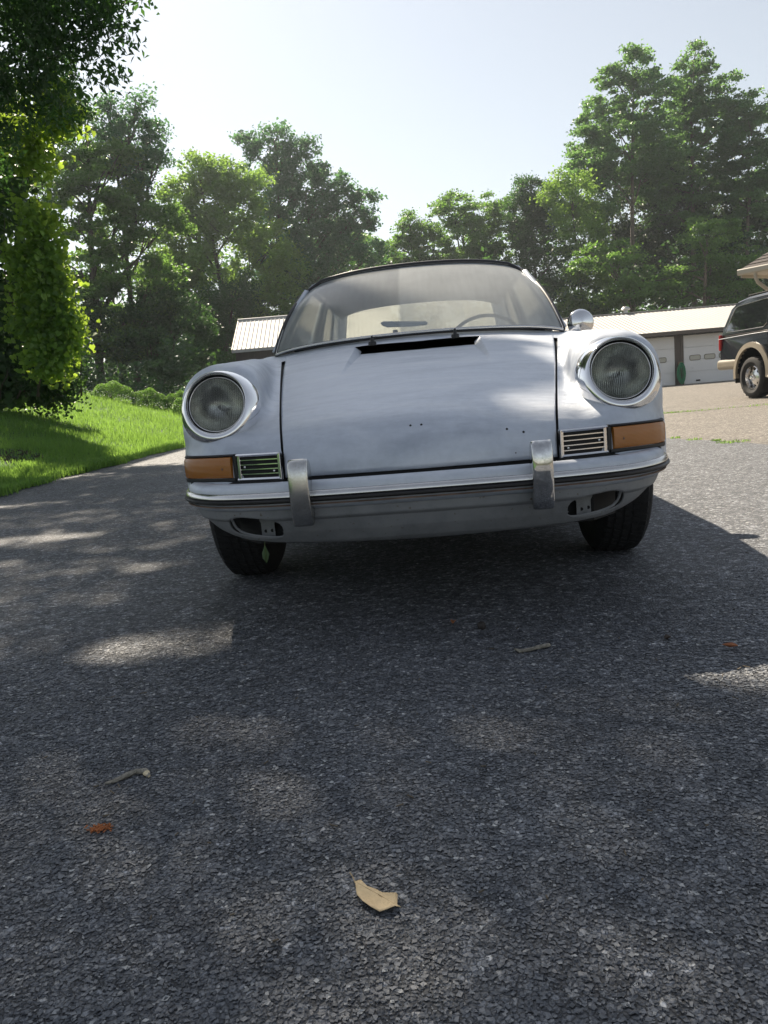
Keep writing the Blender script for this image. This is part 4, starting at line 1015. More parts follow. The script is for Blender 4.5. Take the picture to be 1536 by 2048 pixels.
o = MB().lathe([(0.001, -.011), (.008, -.009), (.013, 0), (.010, .008), (.001, .011)], (0, 0, .011), (1, .3, .1), 10).build('acorn', simple('acorn', (.03, .025, .022), .7, vs=90), None, smooth=True)
o.location = (.235, 1.99, .003); tag(o, 'small dark round nut on the asphalt before the car', 'nut')
mb = MB()
for i in range(70):
    x, y = random.gauss(-.487, .011), random.gauss(1.128, .0055); th = random.uniform(0, 3.14); l = random.uniform(.0015, .004)
    mb.obox((x, y, .0085 + random.uniform(-.001, .001)), (l * math.cos(th), l * math.sin(th), random.uniform(-.001, .001)), (-.001 * math.sin(th), .001 * math.cos(th), 0), (0, 0, .0005))
tag(mb.build('rust_crumbs', simple('rust_crumb', (.30, .10, .03), .9, var=.4, vs=200)), 'patch of orange brown crumbs on the asphalt at the lower left', 'debris', kind='stuff')
mb = MB()
for i in range(170):
    y = random.uniform(.8, 11.5) if i % 2 else random.uniform(.8, 3.0); x = random.uniform(-.55, .5) * y
    if abs(x - .2) < 1.0 and 2 < y < 6.2: continue
    if math.hypot(x + .05, y - .9) < .12: continue
    l = random.uniform(.002, .006) * (1 + y * .2); th = random.uniform(0, 3.14)
    if x < -3.5 or x > 3: continue
    mb.obox((x, y, .010), (l * math.cos(th), l * math.sin(th), 0), (-.0009 * math.sin(th), .0009 * math.cos(th), 0), (0, 0, .0008))
tag(mb.build('twig_litter', simple('twig_litter', (.11, .09, .065), .9, var=.5, vs=6)), 'scattered tiny twigs and specks on the driveway', 'litter', kind='stuff')

# ------------------------------------------------------------------ the silver coupe
# local frame: x across (right of the picture), y back from the nose, z up
car = empty('classic_coupe', (.101, 1.99, 0), -.0735, 'old dull silver rear engined coupe facing the camera, chrome ringed round headlights', 'car')

def paint_mat():
    m, nt, b = newmat('worn_silver_paint')
    co = coords(nt)
    mp = N(nt, 'ShaderNodeMapping'); mp.inputs['Scale'].default_value = (1.6, 5.5, 5.0); nt.links.new(co, mp.inputs[0])
    n1 = N(nt, 'ShaderNodeTexNoise', Scale=1.6, Detail=5.0, Roughness=.55, Distortion=.6); nt.links.new(mp.outputs[0], n1.inputs['Vector'])
    n2 = N(nt, 'ShaderNodeTexNoise', Scale=38.0, Detail=6.0, Roughness=.7); nt.links.new(co, n2.inputs['Vector'])
    r = ramp(nt, [(0.30, (.41, .45, .52)), (0.52, (.54, .58, .65)), (0.72, (.64, .67, .72))]); nt.links.new(n1.outputs[0], r.inputs[0])
    r2 = ramp(nt, [(.3, (.93, .93, .93)), (.7, (1.05, 1.05, 1.05))]); nt.links.new(n2.outputs[0], r2.inputs[0])
    mu = N(nt, 'ShaderNodeMix', data_type='RGBA', blend_type='MULTIPLY'); mu.inputs[0].default_value = 1
    nt.links.new(r.outputs[0], mu.inputs[6]); nt.links.new(r2.outputs[0], mu.inputs[7])
    # dark chips
    v = N(nt, 'ShaderNodeTexVoronoi', Scale=9.0); nt.links.new(co, v.inputs['Vector'])
    cr = ramp(nt, [(.014, (1, 1, 1)), (.022, (0, 0, 0))]); nt.links.new(v.outputs['Distance'], cr.inputs[0])
    m3 = N(nt, 'ShaderNodeMix', data_type='RGBA'); m3.inputs[7].default_value = (.05, .04, .035, 1)
    nt.links.new(cr.outputs[0], m3.inputs[0]); nt.links.new(mu.outputs[2], m3.inputs[6]); nt.links.new(m3.outputs[2], b.inputs['Base Color'])
    b.inputs['Metallic'].default_value = .42
    rr = ramp(nt, [(.3, (.44,) * 3), (.7, (.58,) * 3)]); nt.links.new(n1.outputs[0], rr.inputs[0]); nt.links.new(rr.outputs[0], b.inputs['Roughness'])
    b.inputs['Coat Weight'].default_value = .08; b.inputs['Coat Roughness'].default_value = .35
    n3 = N(nt, 'ShaderNodeTexNoise', Scale=7.0, Detail=3.0); nt.links.new(mp.outputs[0], n3.inputs['Vector'])
    bp = N(nt, 'ShaderNodeBump', Strength=.10, Distance=.02); nt.links.new(n3.outputs[0], bp.inputs['Height'])
    bp2 = N(nt, 'ShaderNodeBump', Strength=.05, Distance=.002); nt.links.new(n2.outputs[0], bp2.inputs['Height']); nt.links.new(bp.outputs[0], bp2.inputs['Normal'])
    nt.links.new(bp2.outputs[0], b.inputs['Normal'])
    return m
M_paint = paint_mat()
def grimy_shaded_paint():
    m, nt, b = newmat('grimy_shaded_silver_paint')
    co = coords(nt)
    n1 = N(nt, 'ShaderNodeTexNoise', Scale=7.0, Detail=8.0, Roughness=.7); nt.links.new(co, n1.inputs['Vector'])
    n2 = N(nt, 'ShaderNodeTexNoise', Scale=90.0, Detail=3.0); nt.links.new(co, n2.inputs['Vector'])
    r = ramp(nt, [(.3, (.16, .168, .178)), (.55, (.24, .248, .26)), (.75, (.28, .285, .29))]); nt.links.new(n1.outputs[0], r.inputs[0])  # grime colour also darkened to carry the shade below the bumper
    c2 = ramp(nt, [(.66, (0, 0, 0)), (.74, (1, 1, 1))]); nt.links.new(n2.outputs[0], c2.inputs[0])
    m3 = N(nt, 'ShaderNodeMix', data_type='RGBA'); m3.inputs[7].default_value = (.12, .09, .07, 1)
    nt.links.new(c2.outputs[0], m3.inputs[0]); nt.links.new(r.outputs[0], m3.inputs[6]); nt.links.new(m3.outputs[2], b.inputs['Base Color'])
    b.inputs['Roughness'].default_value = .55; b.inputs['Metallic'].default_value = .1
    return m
M_grime_shade = grimy_shaded_paint()
M_rubber = simple('black_rubber', (.012, .012, .014), .45, vs=30, var=.3)
M_amber, _nt, _b = newmat('amber_lens')
_b.inputs['Base Color'].default_value = (.40, .15, .024, 1); _b.inputs['Roughness'].default_value = .18; _b.inputs['Subsurface Weight'].default_value = .25; _b.inputs['Subsurface Radius'].default_value = (.02, .008, .002); _b.inputs['Coat Weight'].default_value = .4
_w = N(_nt, 'ShaderNodeTexWave', Scale=90.0); _w.bands_direction = 'Z'; _nt.links.new(coords(_nt), _w.inputs['Vector'])
_bp = N(_nt, 'ShaderNodeBump', Strength=.25, Distance=.002); _nt.links.new(_w.outputs[0], _bp.inputs['Height']); _nt.links.new(_bp.outputs[0], _b.inputs['Normal'])

def crspline(P, n=8):
    P = [np.array(p, float) for p in P]; P = [2 * P[0] - P[1]] + P + [2 * P[-1] - P[-2]]
    out = []
    for i in range(1, len(P) - 2):
        p0, p1, p2, p3 = P[i - 1:i + 3]
        for k in range(n):
            t = k / n
            out.append(.5 * ((2 * p1) + (-p0 + p2) * t + (2 * p0 - 5 * p1 + 4 * p2 - p3) * t * t + (-p0 + 3 * p1 - 3 * p2 + p3) * t ** 3))
    out.append(P[-2])
    return np.array(out)

def poly_sdf(P, y, z):
    """signed distance to closed polygon P (inside negative)"""
    y = np.asarray(y, float); z = np.asarray(z, float)
    d = np.full(y.shape, 1e9); ins = np.zeros(y.shape, bool)
    n = len(P)
    for i in range(n):
        a = P[i]; b = P[(i + 1) % n]; e = b - a
        wy, wz = y - a[0], z - a[1]
        t = np.clip((wy * e[0] + wz * e[1]) / (e @ e + 1e-12), 0, 1)
        d = np.minimum(d, (wy - t * e[0]) ** 2 + (wz - t * e[1]) ** 2)
        c = ((a[1] <= z) & (b[1] > z)) | ((b[1] <= z) & (a[1] > z))
        with np.errstate(divide='ignore', invalid='ignore'):
            xi = a[0] + (z - a[1]) * e[0] / (e[1] if abs(e[1]) > 1e-12 else 1e-12)
        ins ^= c & (y < xi)
    d = np.sqrt(d)
    return np.where(ins, -d, d)

PB = crspline([(.03, .40), (.030, .437), (.042, .50), (.075, .55), (.145, .595), (.30, .642), (.55, .702), (.80, .756), (1.05, .806), (1.2, .835), (1.27, .852), (1.37, .880), (1.6, .895), (2.4, .89), (3.0, .90), (3.35, .95), (3.7, .84), (4.0, .68), (4.12, .52), (4.12, .40)], 6)
PB = np.vstack([[(.03, .0)], PB, [(4.12, .0)]])
PF = np.vstack([[(.12, .0), (.12, .515)], crspline([(.130, .545), (.205, .653), (.270, .742), (.302, .766), (.36, .778), (.5, .788), (.9, .815), (1.3, .843), (1.7, .862), (2.6, .875), (3.2, .87), (3.6, .81), (3.95, .68), (4.08, .50)], 6), [(4.08, .0)]])
def plan(x):
    return np.interp(np.abs(x), [0, .2, .365, .44, .505, .575, .64, .672, .72, .8], [.020, .030, .055, .075, .10, .125, .165, .20, .30, .5])
# smooth the plan curve
_px = np.linspace(-.9, .9, 361); _pv = plan(_px)
_k = np.hanning(15); _k /= _k.sum(); _pv = np.convolve(np.pad(_pv, 7, 'edge'), _k, 'valid')
def planS(x): return np.interp(x, _px, _pv)
def smax(a, b, r): return np.minimum(np.maximum(a, b), -r) + np.sqrt(np.maximum(a + r, 0) ** 2 + np.maximum(b + r, 0) ** 2)
def smin(a, b, k):
    h = np.clip(.5 + .5 * (b - a) / k, 0, 1)
    return b + (a - b) * h - k * h * (1 - h)
XOY = [.0, .1, .2, .3, .45, .65, 1.0, 1.5, 2.2, 2.8, 3.2, 3.7, 4.2]
XOV = [.665, .668, .676, .708, .742, .772, .790, .800, .80, .81, .82, .79, .68]
def gapx(y): return .365 + .169 * (y - .05)
_cache = {}
def lut(name, P, y, z, exact):
    if exact: return poly_sdf(P, y, z)
    if name not in _cache:
        ay = np.arange(-.2, 4.4, .006); az = np.arange(-.1, 1.1, .006)
        A, B = np.meshgrid(ay, az, indexing='ij'); _cache[name] = poly_sdf(P, A, B)
    T = _cache[name]
    fy = np.clip((y + .2) / .006, 0, T.shape[0] - 1.001); fz = np.clip((z + .1) / .006, 0, T.shape[1] - 1.001)
    iy, iz = fy.astype(int), fz.astype(int); fy -= iy; fz -= iz
    return (T[iy, iz] * (1 - fy) * (1 - fz) + T[iy + 1, iz] * fy * (1 - fz) + T[iy, iz + 1] * (1 - fy) * fz + T[iy + 1, iz + 1] * fy * fz)
def body_f(x, y, z, exact=False):
    ax = np.abs(x)
    pl = planS(ax)
    fb = lut('b', PB, y - pl + .02 + .01, z + .066 * ax ** 2, exact)
    w = 1 - np.clip((z - .53) / .07, 0, 1); w = w * w * (3 - 2 * w)
    lean = (pl - .125) * w
    ff = lut('f', PF, y - lean, z, exact)
    xo = np.interp(y, XOY, XOV)
    # tumblehome of the side: fuller at z .55
    side = ax - (xo - .35 * np.clip(.50 - z, 0, 1) ** 2 * 1.2)
    rz = .022 + (np.interp(y, [.2, .5, 1.2], [.105, .150, .135]) - .022) * np.clip((z - .525) / .09, 0, 1)
    xi = np.interp(y, [.0, .1, .3, .5, .9, 1.3, 1.7, 4], [.458, .458, .456, .478, .545, .615, .64, .64])
    ff = smax(ff, xi - ax, .085)
    ff = smax(ff, side, rz)
    fb = smax(fb, side, .03)
    f = smin(fb, ff, .045)
    # wheel arches and floor
    for cy in (.93, 3.14):
        wa = np.sqrt((y - cy) ** 2 + (z - .325) ** 2) - .352
        wa = np.maximum(wa, .50 - ax)
        f = np.maximum(f, -wa)
    # lamp bowl opening behind each headlight
    px_, py_, pz_ = ax - .5645, y - .196, z - .653
    hh_ = py_ * .9506 - pz_ * .3102
    rr_ = np.sqrt(np.maximum(px_ ** 2 + py_ ** 2 + pz_ ** 2 - hh_ ** 2, 0))
    f = np.maximum(f, -np.maximum(rr_ - .088, hh_ - .075))
    fl = np.interp(y, [0, .3, .6, 1.3, 4.2], [.40, .385, .33, .24, .27])
    f = np.maximum(f, fl - z)
    return f

def surface_nets(f, lo, hi, h):
    ax = [np.arange(lo[i], hi[i] + h, h) for i in range(3)]
    X, Y, Z = np.meshgrid(*ax, indexing='ij')
    S = f(X, Y, Z)
    sgn = S < 0
    nx, ny, nz = S.shape
    # cells
    acc = np.zeros((nx - 1, ny - 1, nz - 1, 3)); cnt = np.zeros((nx - 1, ny - 1, nz - 1))
    def sl(a, d): return slice(a, a + d - 1)
    corners = [(i, j, k) for i in (0, 1) for j in (0, 1) for k in (0, 1)]
    for c in corners:
        for axis in range(3):
            if c[axis] == 1: continue
            c2 = list(c); c2[axis] = 1
            a = S[sl(c[0], nx), sl(c[1], ny), sl(c[2], nz)]; b = S[sl(c2[0], nx), sl(c2[1], ny), sl(c2[2], nz)]
            m = (a < 0) != (b < 0)
            t = np.where(m, a / np.where(m, a - b, 1), 0)
            for q in range(3):
                acc[..., q] += np.where(m, (t if q == axis else c[q]), 0)
            cnt += m
    act = cnt > 0
    idx = -np.ones(act.shape, int); idx[act] = np.arange(act.sum())
    I = np.argwhere(act)
    V = np.array(lo) + (I + acc[act] / cnt[act][:, None]) * h
    F = []
    for axis in range(3):
        a = [slice(0, n) for n in S.shape]; b = list(a)
        a[axis] = slice(0, S.shape[axis] - 1); b[axis] = slice(1, S.shape[axis])
        m = sgn[tuple(a)] != sgn[tuple(b)]
        E = np.argwhere(m)
        o1, o2 = [(1, 2), (2, 0), (0, 1)][axis]
        ok = (E[:, o1] > 0) & (E[:, o2] > 0) & (E[:, o1] < S.shape[o1] - 1) & (E[:, o2] < S.shape[o2] - 1)
        E = E[ok]
        st = sgn[E[:, 0], E[:, 1], E[:, 2]]
        def cell(d1_, d2_):
            e = E.copy(); e[:, o1] -= d1_; e[:, o2] -= d2_
            return idx[e[:, 0], e[:, 1], e[:, 2]]
        q = np.stack([cell(1, 1), cell(0, 1), cell(0, 0), cell(1, 0)], 1)
        q[~st] = q[~st][:, ::-1]
        F.append(q)
    return V, np.concatenate(F)

def project(V, it=4):
    for _ in range(it):
        x, y, z = V.T; e = 1.5e-3
        f0 = body_f(x, y, z, True)
        g_ = np.stack([body_f(x + e, y, z, True) - body_f(x - e, y, z, True), body_f(x, y + e, z, True) - body_f(x, y - e, z, True), body_f(x, y, z + e, True) - body_f(x, y, z - e, True)], 1) / (2 * e)
        g2 = (g_ ** 2).sum(1); st = (f0 / np.maximum(g2, .25))[:, None] * g_
        V = V - np.clip(st, -.012, .012)
    return V
Vb, Fb = surface_nets(lambda x, y, z: body_f(x, y, z), (-.012, -.02, .20), (.86, 4.20, 1.0), .012)
Vb = project(Vb)
# mirror
m_ = Vb[:, 0] > -0.0005
V2 = Vb.copy(); V2[:, 0] *= -1
Vall = np.vstack([Vb, V2]); Fall = np.vstack([Fb, (Fb + len(Vb))[:, ::-1]])
bmB = bmesh.new()
_me = bpy.data.meshes.new('tmp'); _me.from_pydata(Vall.tolist(), [], Fall.tolist()); bmB.from_mesh(_me)
bpy.data.meshes.remove(_me)
for sgn in (1, -1):   # trim each half to its side and weld
    pass
geom = bmB.verts[:] + bmB.edges[:] + bmB.faces[:]
# drop the faces whose centre lies on the wrong side of the middle
half = len(Vb)
bmB.verts.ensure_lookup_table()
kill = []
for f in bmB.faces:
    first = f.verts[0].index < half
    c = f.calc_center_median().x
    if (first and c < -1e-6) or ((not first) and c > 1e-6): kill.append(f)
bmesh.ops.delete(bmB, geom=kill, context='FACES')
for v in bmB.verts:
    if abs(v.co.x) < .0065: v.co.x = 0
bmesh.ops.remove_doubles(bmB, verts=bmB.verts, dist=.002)
def cut(bm, co, no, keep_neg=True):
    g_ = bm.verts[:] + bm.edges[:] + bm.faces[:]
    bmesh.ops.bisect_plane(bm, geom=g_, plane_co=co, plane_no=no, clear_outer=keep_neg, clear_inner=not keep_neg, dist=1e-5)
def from_bm(bm, name, mat, parent, smooth=True):
    me = bpy.data.meshes.new(name); bm.to_mesh(me); me.materials.append(mat)
    if smooth: me.polygons.foreach_set('use_smooth', np.ones(len(me.polygons), dtype=bool))
    o = bpy.data.objects.new(name, me); return link(o, parent)
GN = Vector((1, -.169, 0)).normalized()
def gplane(side, off):   # vertical plane along the bonnet gap, off outward
    return Vector((side * (.365 + .169 * (0 - .05)), 0, 0)) + Vector((side * GN.x, GN.y, 0)) * off, Vector((side * GN.x, GN.y, 0))
def rplane(side, off):   # rear edge of bonnet
    n = Vector((-side * .16, 1, 0)).normalized(); return Vector((0, 1.285, 0)) + n * off, n
# bonnet skin analytic grid (fine) ------------------------------------------------
def bonnet_grid():
    ss = np.concatenate([np.linspace(0, .16, 18)[:-1], np.linspace(.16, 1, 120)])
    P = PB[1:]; k = (P[:, 0] < 1.5) & (P[:, 1] > .436) | (np.arange(len(P)) < 0)
    P = P[(P[:, 0] < 1.6) & (P[:, 1] >= .444)]
    L = np.concatenate([[0], np.cumsum(np.linalg.norm(np.diff(P, axis=0), axis=1))])
    tt = np.linspace(-1, 1, 161)
    V = []
    for s in ss:
        for t in tt:
            # intersect profile param with rear edge: y limit 1.285+.16|x|
            Ltot = np.interp(1.262, P[:, 0], L)
            l = s * Ltot
            py, pz = np.interp(l, L, P[:, 0]), np.interp(l, L, P[:, 1])
            # first guess x from gap
            x = t * (gapx(py) - .003)
            y = py + (planS(abs(x)) - .03)
            x = t * (gapx(y) - .003)
            yl = s ** 3 * (.13 * abs(x))
            y += yl
            V.append((x, y, pz))
    V = np.array(V)
    # lay grid lines along the two creases of the air intake flares
    nr_, nc_ = len(ss), len(tt)
    VR = V.reshape(nr_, nc_, 3); global COLS
    COLS = {}
    for sg in (-1, 1):
        for nm in ('in', 'out'):
            yr = VR[:, :, 1]; 
            xl = {'in': lambda y: .262 - .026 * np.clip((y - .62) / (1.20 - .62), 0, 1), 'out': lambda y: .262 + 0 * y}[nm]
            for r in range(nr_):
                ym = float(np.interp(.25, VR[r, nc_ // 2:, 0], yr[r, nc_ // 2:]))
                if ym < .60: continue
                tx = sg * float(xl(ym)); j = int(np.argmin(np.abs(VR[r, :, 0] - tx)))
                if nm == 'out' and ym < 1.0 and abs(abs(tx) - (.262 - .026 * min(1, max(0, (ym - .62) / .58)))) < .003: continue
                VR[r, j, 0] = tx; COLS[(r, sg, nm)] = j
    V = VR.reshape(-1, 3)
    # settle z onto the body surface
    for _ in range(6):
        x, y, z = V.T; e = 1e-3
        f0 = body_f(x, y, z, True); gy_ = (body_f(x, y + e, z, True) - f0) / e; gz_ = (body_f(x, y, z + e, True) - f0) / e
        g2 = np.maximum(gy_ ** 2 + gz_ ** 2, .3)
        V[:, 1] -= f0 * gy_ / g2 * (V[:, 2] < .62); V[:, 2] -= f0 * np.where(V[:, 2] < .62, gz_ / g2, 1 / np.maximum(gz_, .3))
    # air intake: the middle dips between two creased flares towards the cowl
    x, y, z = V.T
    k_ = np.clip((y - .62) / (1.20 - .62), 0, 1)
    xin = .262 - .026 * k_; xout = .262
    q = np.clip((xout - np.abs(x)) / np.maximum(xout - xin, .012), 0, 1)
    drop = .022 * k_ ** 1.2 * q
    V[:, 2] -= drop
    return V, grid_faces(len(ss), len(tt)), len(ss), len(tt)
Vn, Fn, nr, nc = bonnet_grid()
# cut the centre of the bonnet off short so the intake stands open
yc = Vn[Fn].mean(1)
_ymid = Vn.reshape(nr, nc, 3)[:, nc // 2, 1]; _rcut = int(np.argmax(_ymid > 1.20))
_fr = np.arange(len(Fn)) // (nc - 1); _fc = np.arange(len(Fn)) % (nc - 1)
keep = np.ones(len(Fn), bool)
for r in range(_rcut, nr - 1):
    j0, j1 = COLS[(r, -1, 'in')], COLS[(r, 1, 'in')]
    keep &= ~((_fr == r) & (_fc >= j0) & (_fc < j1))
Fn = Fn[keep]
bonnet = np_mesh('bonnet', Vn, Fn, M_paint, car, smooth=True)
bm_ = bmesh.new(); bm_.from_mesh(bonnet.data); bmesh.ops.delete(bm_, geom=[v for v in bm_.verts if not v.link_faces], context='VERTS'); bmesh.ops.recalc_face_normals(bm_, faces=bm_.faces); bm_.to_mesh(bonnet.data); bm_.free()
bonnet.data.set_sharp_from_angle(angle=R(14))
so = bonnet.modifiers.new('thick', 'SOLIDIFY'); so.thickness = .004; so.offset = -1 if True else 1
MB().box(-.232, .232, 1.19, 1.29, .77, .800).build('air_intake', M_dark, bonnet)
# small bolt holes left by the missing badge and trim
for (x, z, y) in ((-.017, .561, .086), (.012, .559, .086), (.236, .525, .073), (.279, .519, .078)):
    hp = Vn[np.argmin((Vn[:, 0] - x) ** 2 + (Vn[:, 2] - z) ** 2)]
    MB().lathe([(.0, -.0012), (.0032, -.001), (.0036, .002)], (x, hp[1], hp[2]), (0, .9, -.5), 10).build('bolt_hole', M_dark, bonnet)

# fenders and body shell from the big mesh -----------------------------------------
def piece(cuts, name, mat=M_paint):
    b2 = bmB.copy()
    for co, no, kn in cuts: cut(b2, co, no, kn)
    o = from_bm(b2, name, mat, car)
    o.data.set_sharp_from_angle(angle=R(50))
    b2.free(); return o
CY = 1.62
for side in (1, -1):
    co, no = gplane(side, .0028)
    piece([(co, no, False), ((0, CY, 0), (0, 1, 0), True)], 'front_fender')
# cowl between the fenders behind the bonnet
a_, b_ = gplane(1, .0035); c_, d_ = gplane(-1, .0035)
b2 = bmB.copy(); cut(b2, a_, b_, True); cut(b2, c_, d_, True); cut(b2, (0, CY, 0), (0, 1, 0), True)
cut(b2, (0, 1.267, 0), (-.13, 1, 0), False); cut(b2, (0, 1.267, 0), (.13, 1, 0), False)
kill = [f for f in b2.faces if f.calc_center_median().z < .7]
bmesh.ops.delete(b2, geom=kill, context='FACES')
# follow the slanted bonnet edge
kill = [v for v in b2.verts if v.co.y < 1.293 + .13 * abs(v.co.x) - .012]
cowl = from_bm(b2, 'cowl', M_paint, car); b2.free()
piece([((0, CY + .004, 0), (0, 1, 0), False)], 'rear_body')
# dark inner structure seen through the gaps
ib = bmB.copy(); bmesh.ops.delete(ib, geom=[f for f in ib.faces if f.calc_center_median().y > 1.75], context='FACES')
bmesh.ops.recalc_face_normals(ib, faces=ib.faces)
ib.normal_update()
cen = Vector((0, 1.9, .5))
for v in ib.verts:
    if v.co.y < 1.9:
        n_ = v.normal.copy()
        if n_.dot(v.co - cen) < 0 and abs(v.co.x) < .01: n_ = -n_
        v.co -= n_ * .012
        if v.co.z > .55 and abs(v.co.x) < .30 and v.co.y > .5: v.co.z -= .045
cut(ib, (0, 1.60, 0), (0, 1, 0), True)
from_bm(ib, 'inner_shell', M_dark, car); ib.free()
bmB.free()

# side of the nose above the bumper (dark gap line under lamps) and bumper ---------
BP = [(0, -.030), (.12, -.029), (.22, -.026), (.33, -.018), (.43, .0), (.52, .030), (.583, .072), (.630, .126), (.662, .195), (.681, .28), (.690, .37), (.695, .46)]
HB = crspline(BP, 6)
full = np.vstack([HB[::-1] * np.array([-1, 1]), HB[1:]])
def sweep(path, prof, name, mat, parent=car, smooth=True, closed=True, capends=True, zof=None):
    """path Nx2 plan points left to right, profile (outward, z)"""
    path = np.asarray(path); t = np.gradient(path, axis=0); t /= np.linalg.norm(t, axis=1, keepdims=True)
    nrm = np.stack([t[:, 1], -t[:, 0]], 1)
    n = len(path); m = len(prof)
    V = []
    for i in range(n):
        for (o_, z) in prof:
            dz = zof(path[i], z) if zof else 0
            V.append((path[i, 0] + nrm[i, 0] * o_, path[i, 1] + nrm[i, 1] * o_, z + dz))
    F = [(i * m + j, i * m + (j + 1) % m, (i + 1) * m + (j + 1) % m, (i + 1) * m + j) for i in range(n - 1) for j in range(m if closed else m - 1)]
    if capends and closed: F += [tuple(range(m)), tuple(range((n - 1) * m, n * m))[::-1]]
    mb = MB().add(V, F)
    o = mb.build(name, mat, parent, smooth='all' if smooth else False)
    if smooth: o.data.set_sharp_from_angle(angle=R(38))
    return o
lipz = lambda p, z: .006 * max(0, (p[1] - .05) / .3)
bumper = sweep(full, [(-.065, .428), (-.045, .436), (-.012, .441), (.0, .440), (.009, .433), (.0135, .424), (.0145, .414), (.0145, .380), (.010, .374), (.002, .368), (-.01, .366), (-.05, .366)], 'bumper', M_paint, zof=lipz)
sweep(full, [(.010, .4175), (.0155, .417), (.0205, .4135), (.0240, .4080), (.0245, .4035), (.0225, .4015), (.010, .401)], 'bumper_chrome_strip', M_chrome_dull, bumper, zof=lipz)
sweep(full, [(.010, .4005), (.024, .400), (.029, .396), (.029, .392), (.024, .388), (.010, .3875)], 'bumper_rubber_strip', M_rubber, bumper, zof=lipz)
M_rustlip = simple('rusty_lip', (.15, .10, .075), .8, vs=25, var=.5)
sweep(full, [(.010, .3835), (.019, .383), (.020, .3795), (.010, .379)], 'bumper_lower_lip', M_rustlip, bumper, zof=lipz)

# valance below the bumper with a cut-out each side
def zbot(x): return float(np.interp(abs(x), [0, .30, .42, .50, .56, .62, .68, .73], [.259, .267, .274, .282, .296, .316, .340, .356]))
def fog_d(x, z):   # <0 inside the cut-out: flat top, rounded outer end, slanting ends
    a = abs(x); 
    u = (a - .452) / .077; w = (z - (.320 + .009 * u)) / .030
    return (abs(u) ** 3 + abs(w) ** 3) ** (1 / 3) - 1
pathx = np.linspace(0, 1, 520)
cum = np.concatenate([[0], np.cumsum(np.linalg.norm(np.diff(full, axis=0), axis=1))])
PT = np.stack([np.interp(pathx * cum[-1], cum, full[:, 0]), np.interp(pathx * cum[-1], cum, full[:, 1])], 1)
tt_ = np.gradient(PT, axis=0); tt_ /= np.linalg.norm(tt_, axis=1, keepdims=True); nn_ = np.stack([tt_[:, 1], -tt_[:, 0]], 1)
rows = 46
VV = np.zeros((520, rows, 3))
for i in range(520):
    zb = zbot(PT[i, 0])
    for j in range(rows):
        t = j / (rows - 1)
        z = .372 + (zb - .372) * t
        o_ = np.interp(z, [.254, .262, .274, .305, .338, .346, .372], [-.075, -.052, -.040, -.026, -.017, -.007, -.005]) - .02 * t * t
        VV[i, j] = (PT[i, 0] + nn_[i, 0] * o_, PT[i, 1] + nn_[i, 1] * o_, z)
fl = VV.reshape(-1, 3); fd = np.array([fog_d(p[0], p[2]) for p in fl])
Fv = grid_faces(520, rows)
ins = (fd[Fv] < 0).sum(1)
Fv = Fv[ins < 4]
used = np.unique(Fv)
for i in used:   # snap the rim onto the cut-out outline
    if fd[i] < 0:
        for _ in range(4):
            x, z = fl[i, 0], fl[i, 2]; e = 1e-4
            d0 = fog_d(x, z); gx_ = (fog_d(x + e, z) - d0) / e; gz_ = (fog_d(x, z + e) - d0) / e
            q = d0 / (gx_ ** 2 + gz_ ** 2 + 1e-9); fl[i, 0] -= q * gx_; fl[i, 2] -= q * gz_
vb = MB(); vb.v = [tuple(p) for p in fl]; vb.f = [tuple(q) for q in Fv]
valance = vb.build('valance', M_grime_shade, car, smooth='all')
bm_ = bmesh.new(); bm_.from_mesh(valance.data); bmesh.ops.delete(bm_, geom=[v for v in bm_.verts if not v.link_faces], context='VERTS'); bm_.to_mesh(valance.data); bm_.free()
so = valance.modifiers.new('thick', 'SOLIDIFY'); so.thickness = .004; so.offset = 1
def surf_pt(x, z, extra=0.0):
    i = int(np.argmin((PT[:, 0] - x) ** 2))
    t = (z - .372) / (zbot(x) - .372)
    o_ = np.interp(z, [.254, .262, .274, .305, .338, .346, .372], [-.075, -.052, -.040, -.026, -.017, -.007, -.005]) - .02 * t * t + extra
    return (x + nn_[i, 0] * o_, PT[i, 1] + nn_[i, 1] * o_, z)
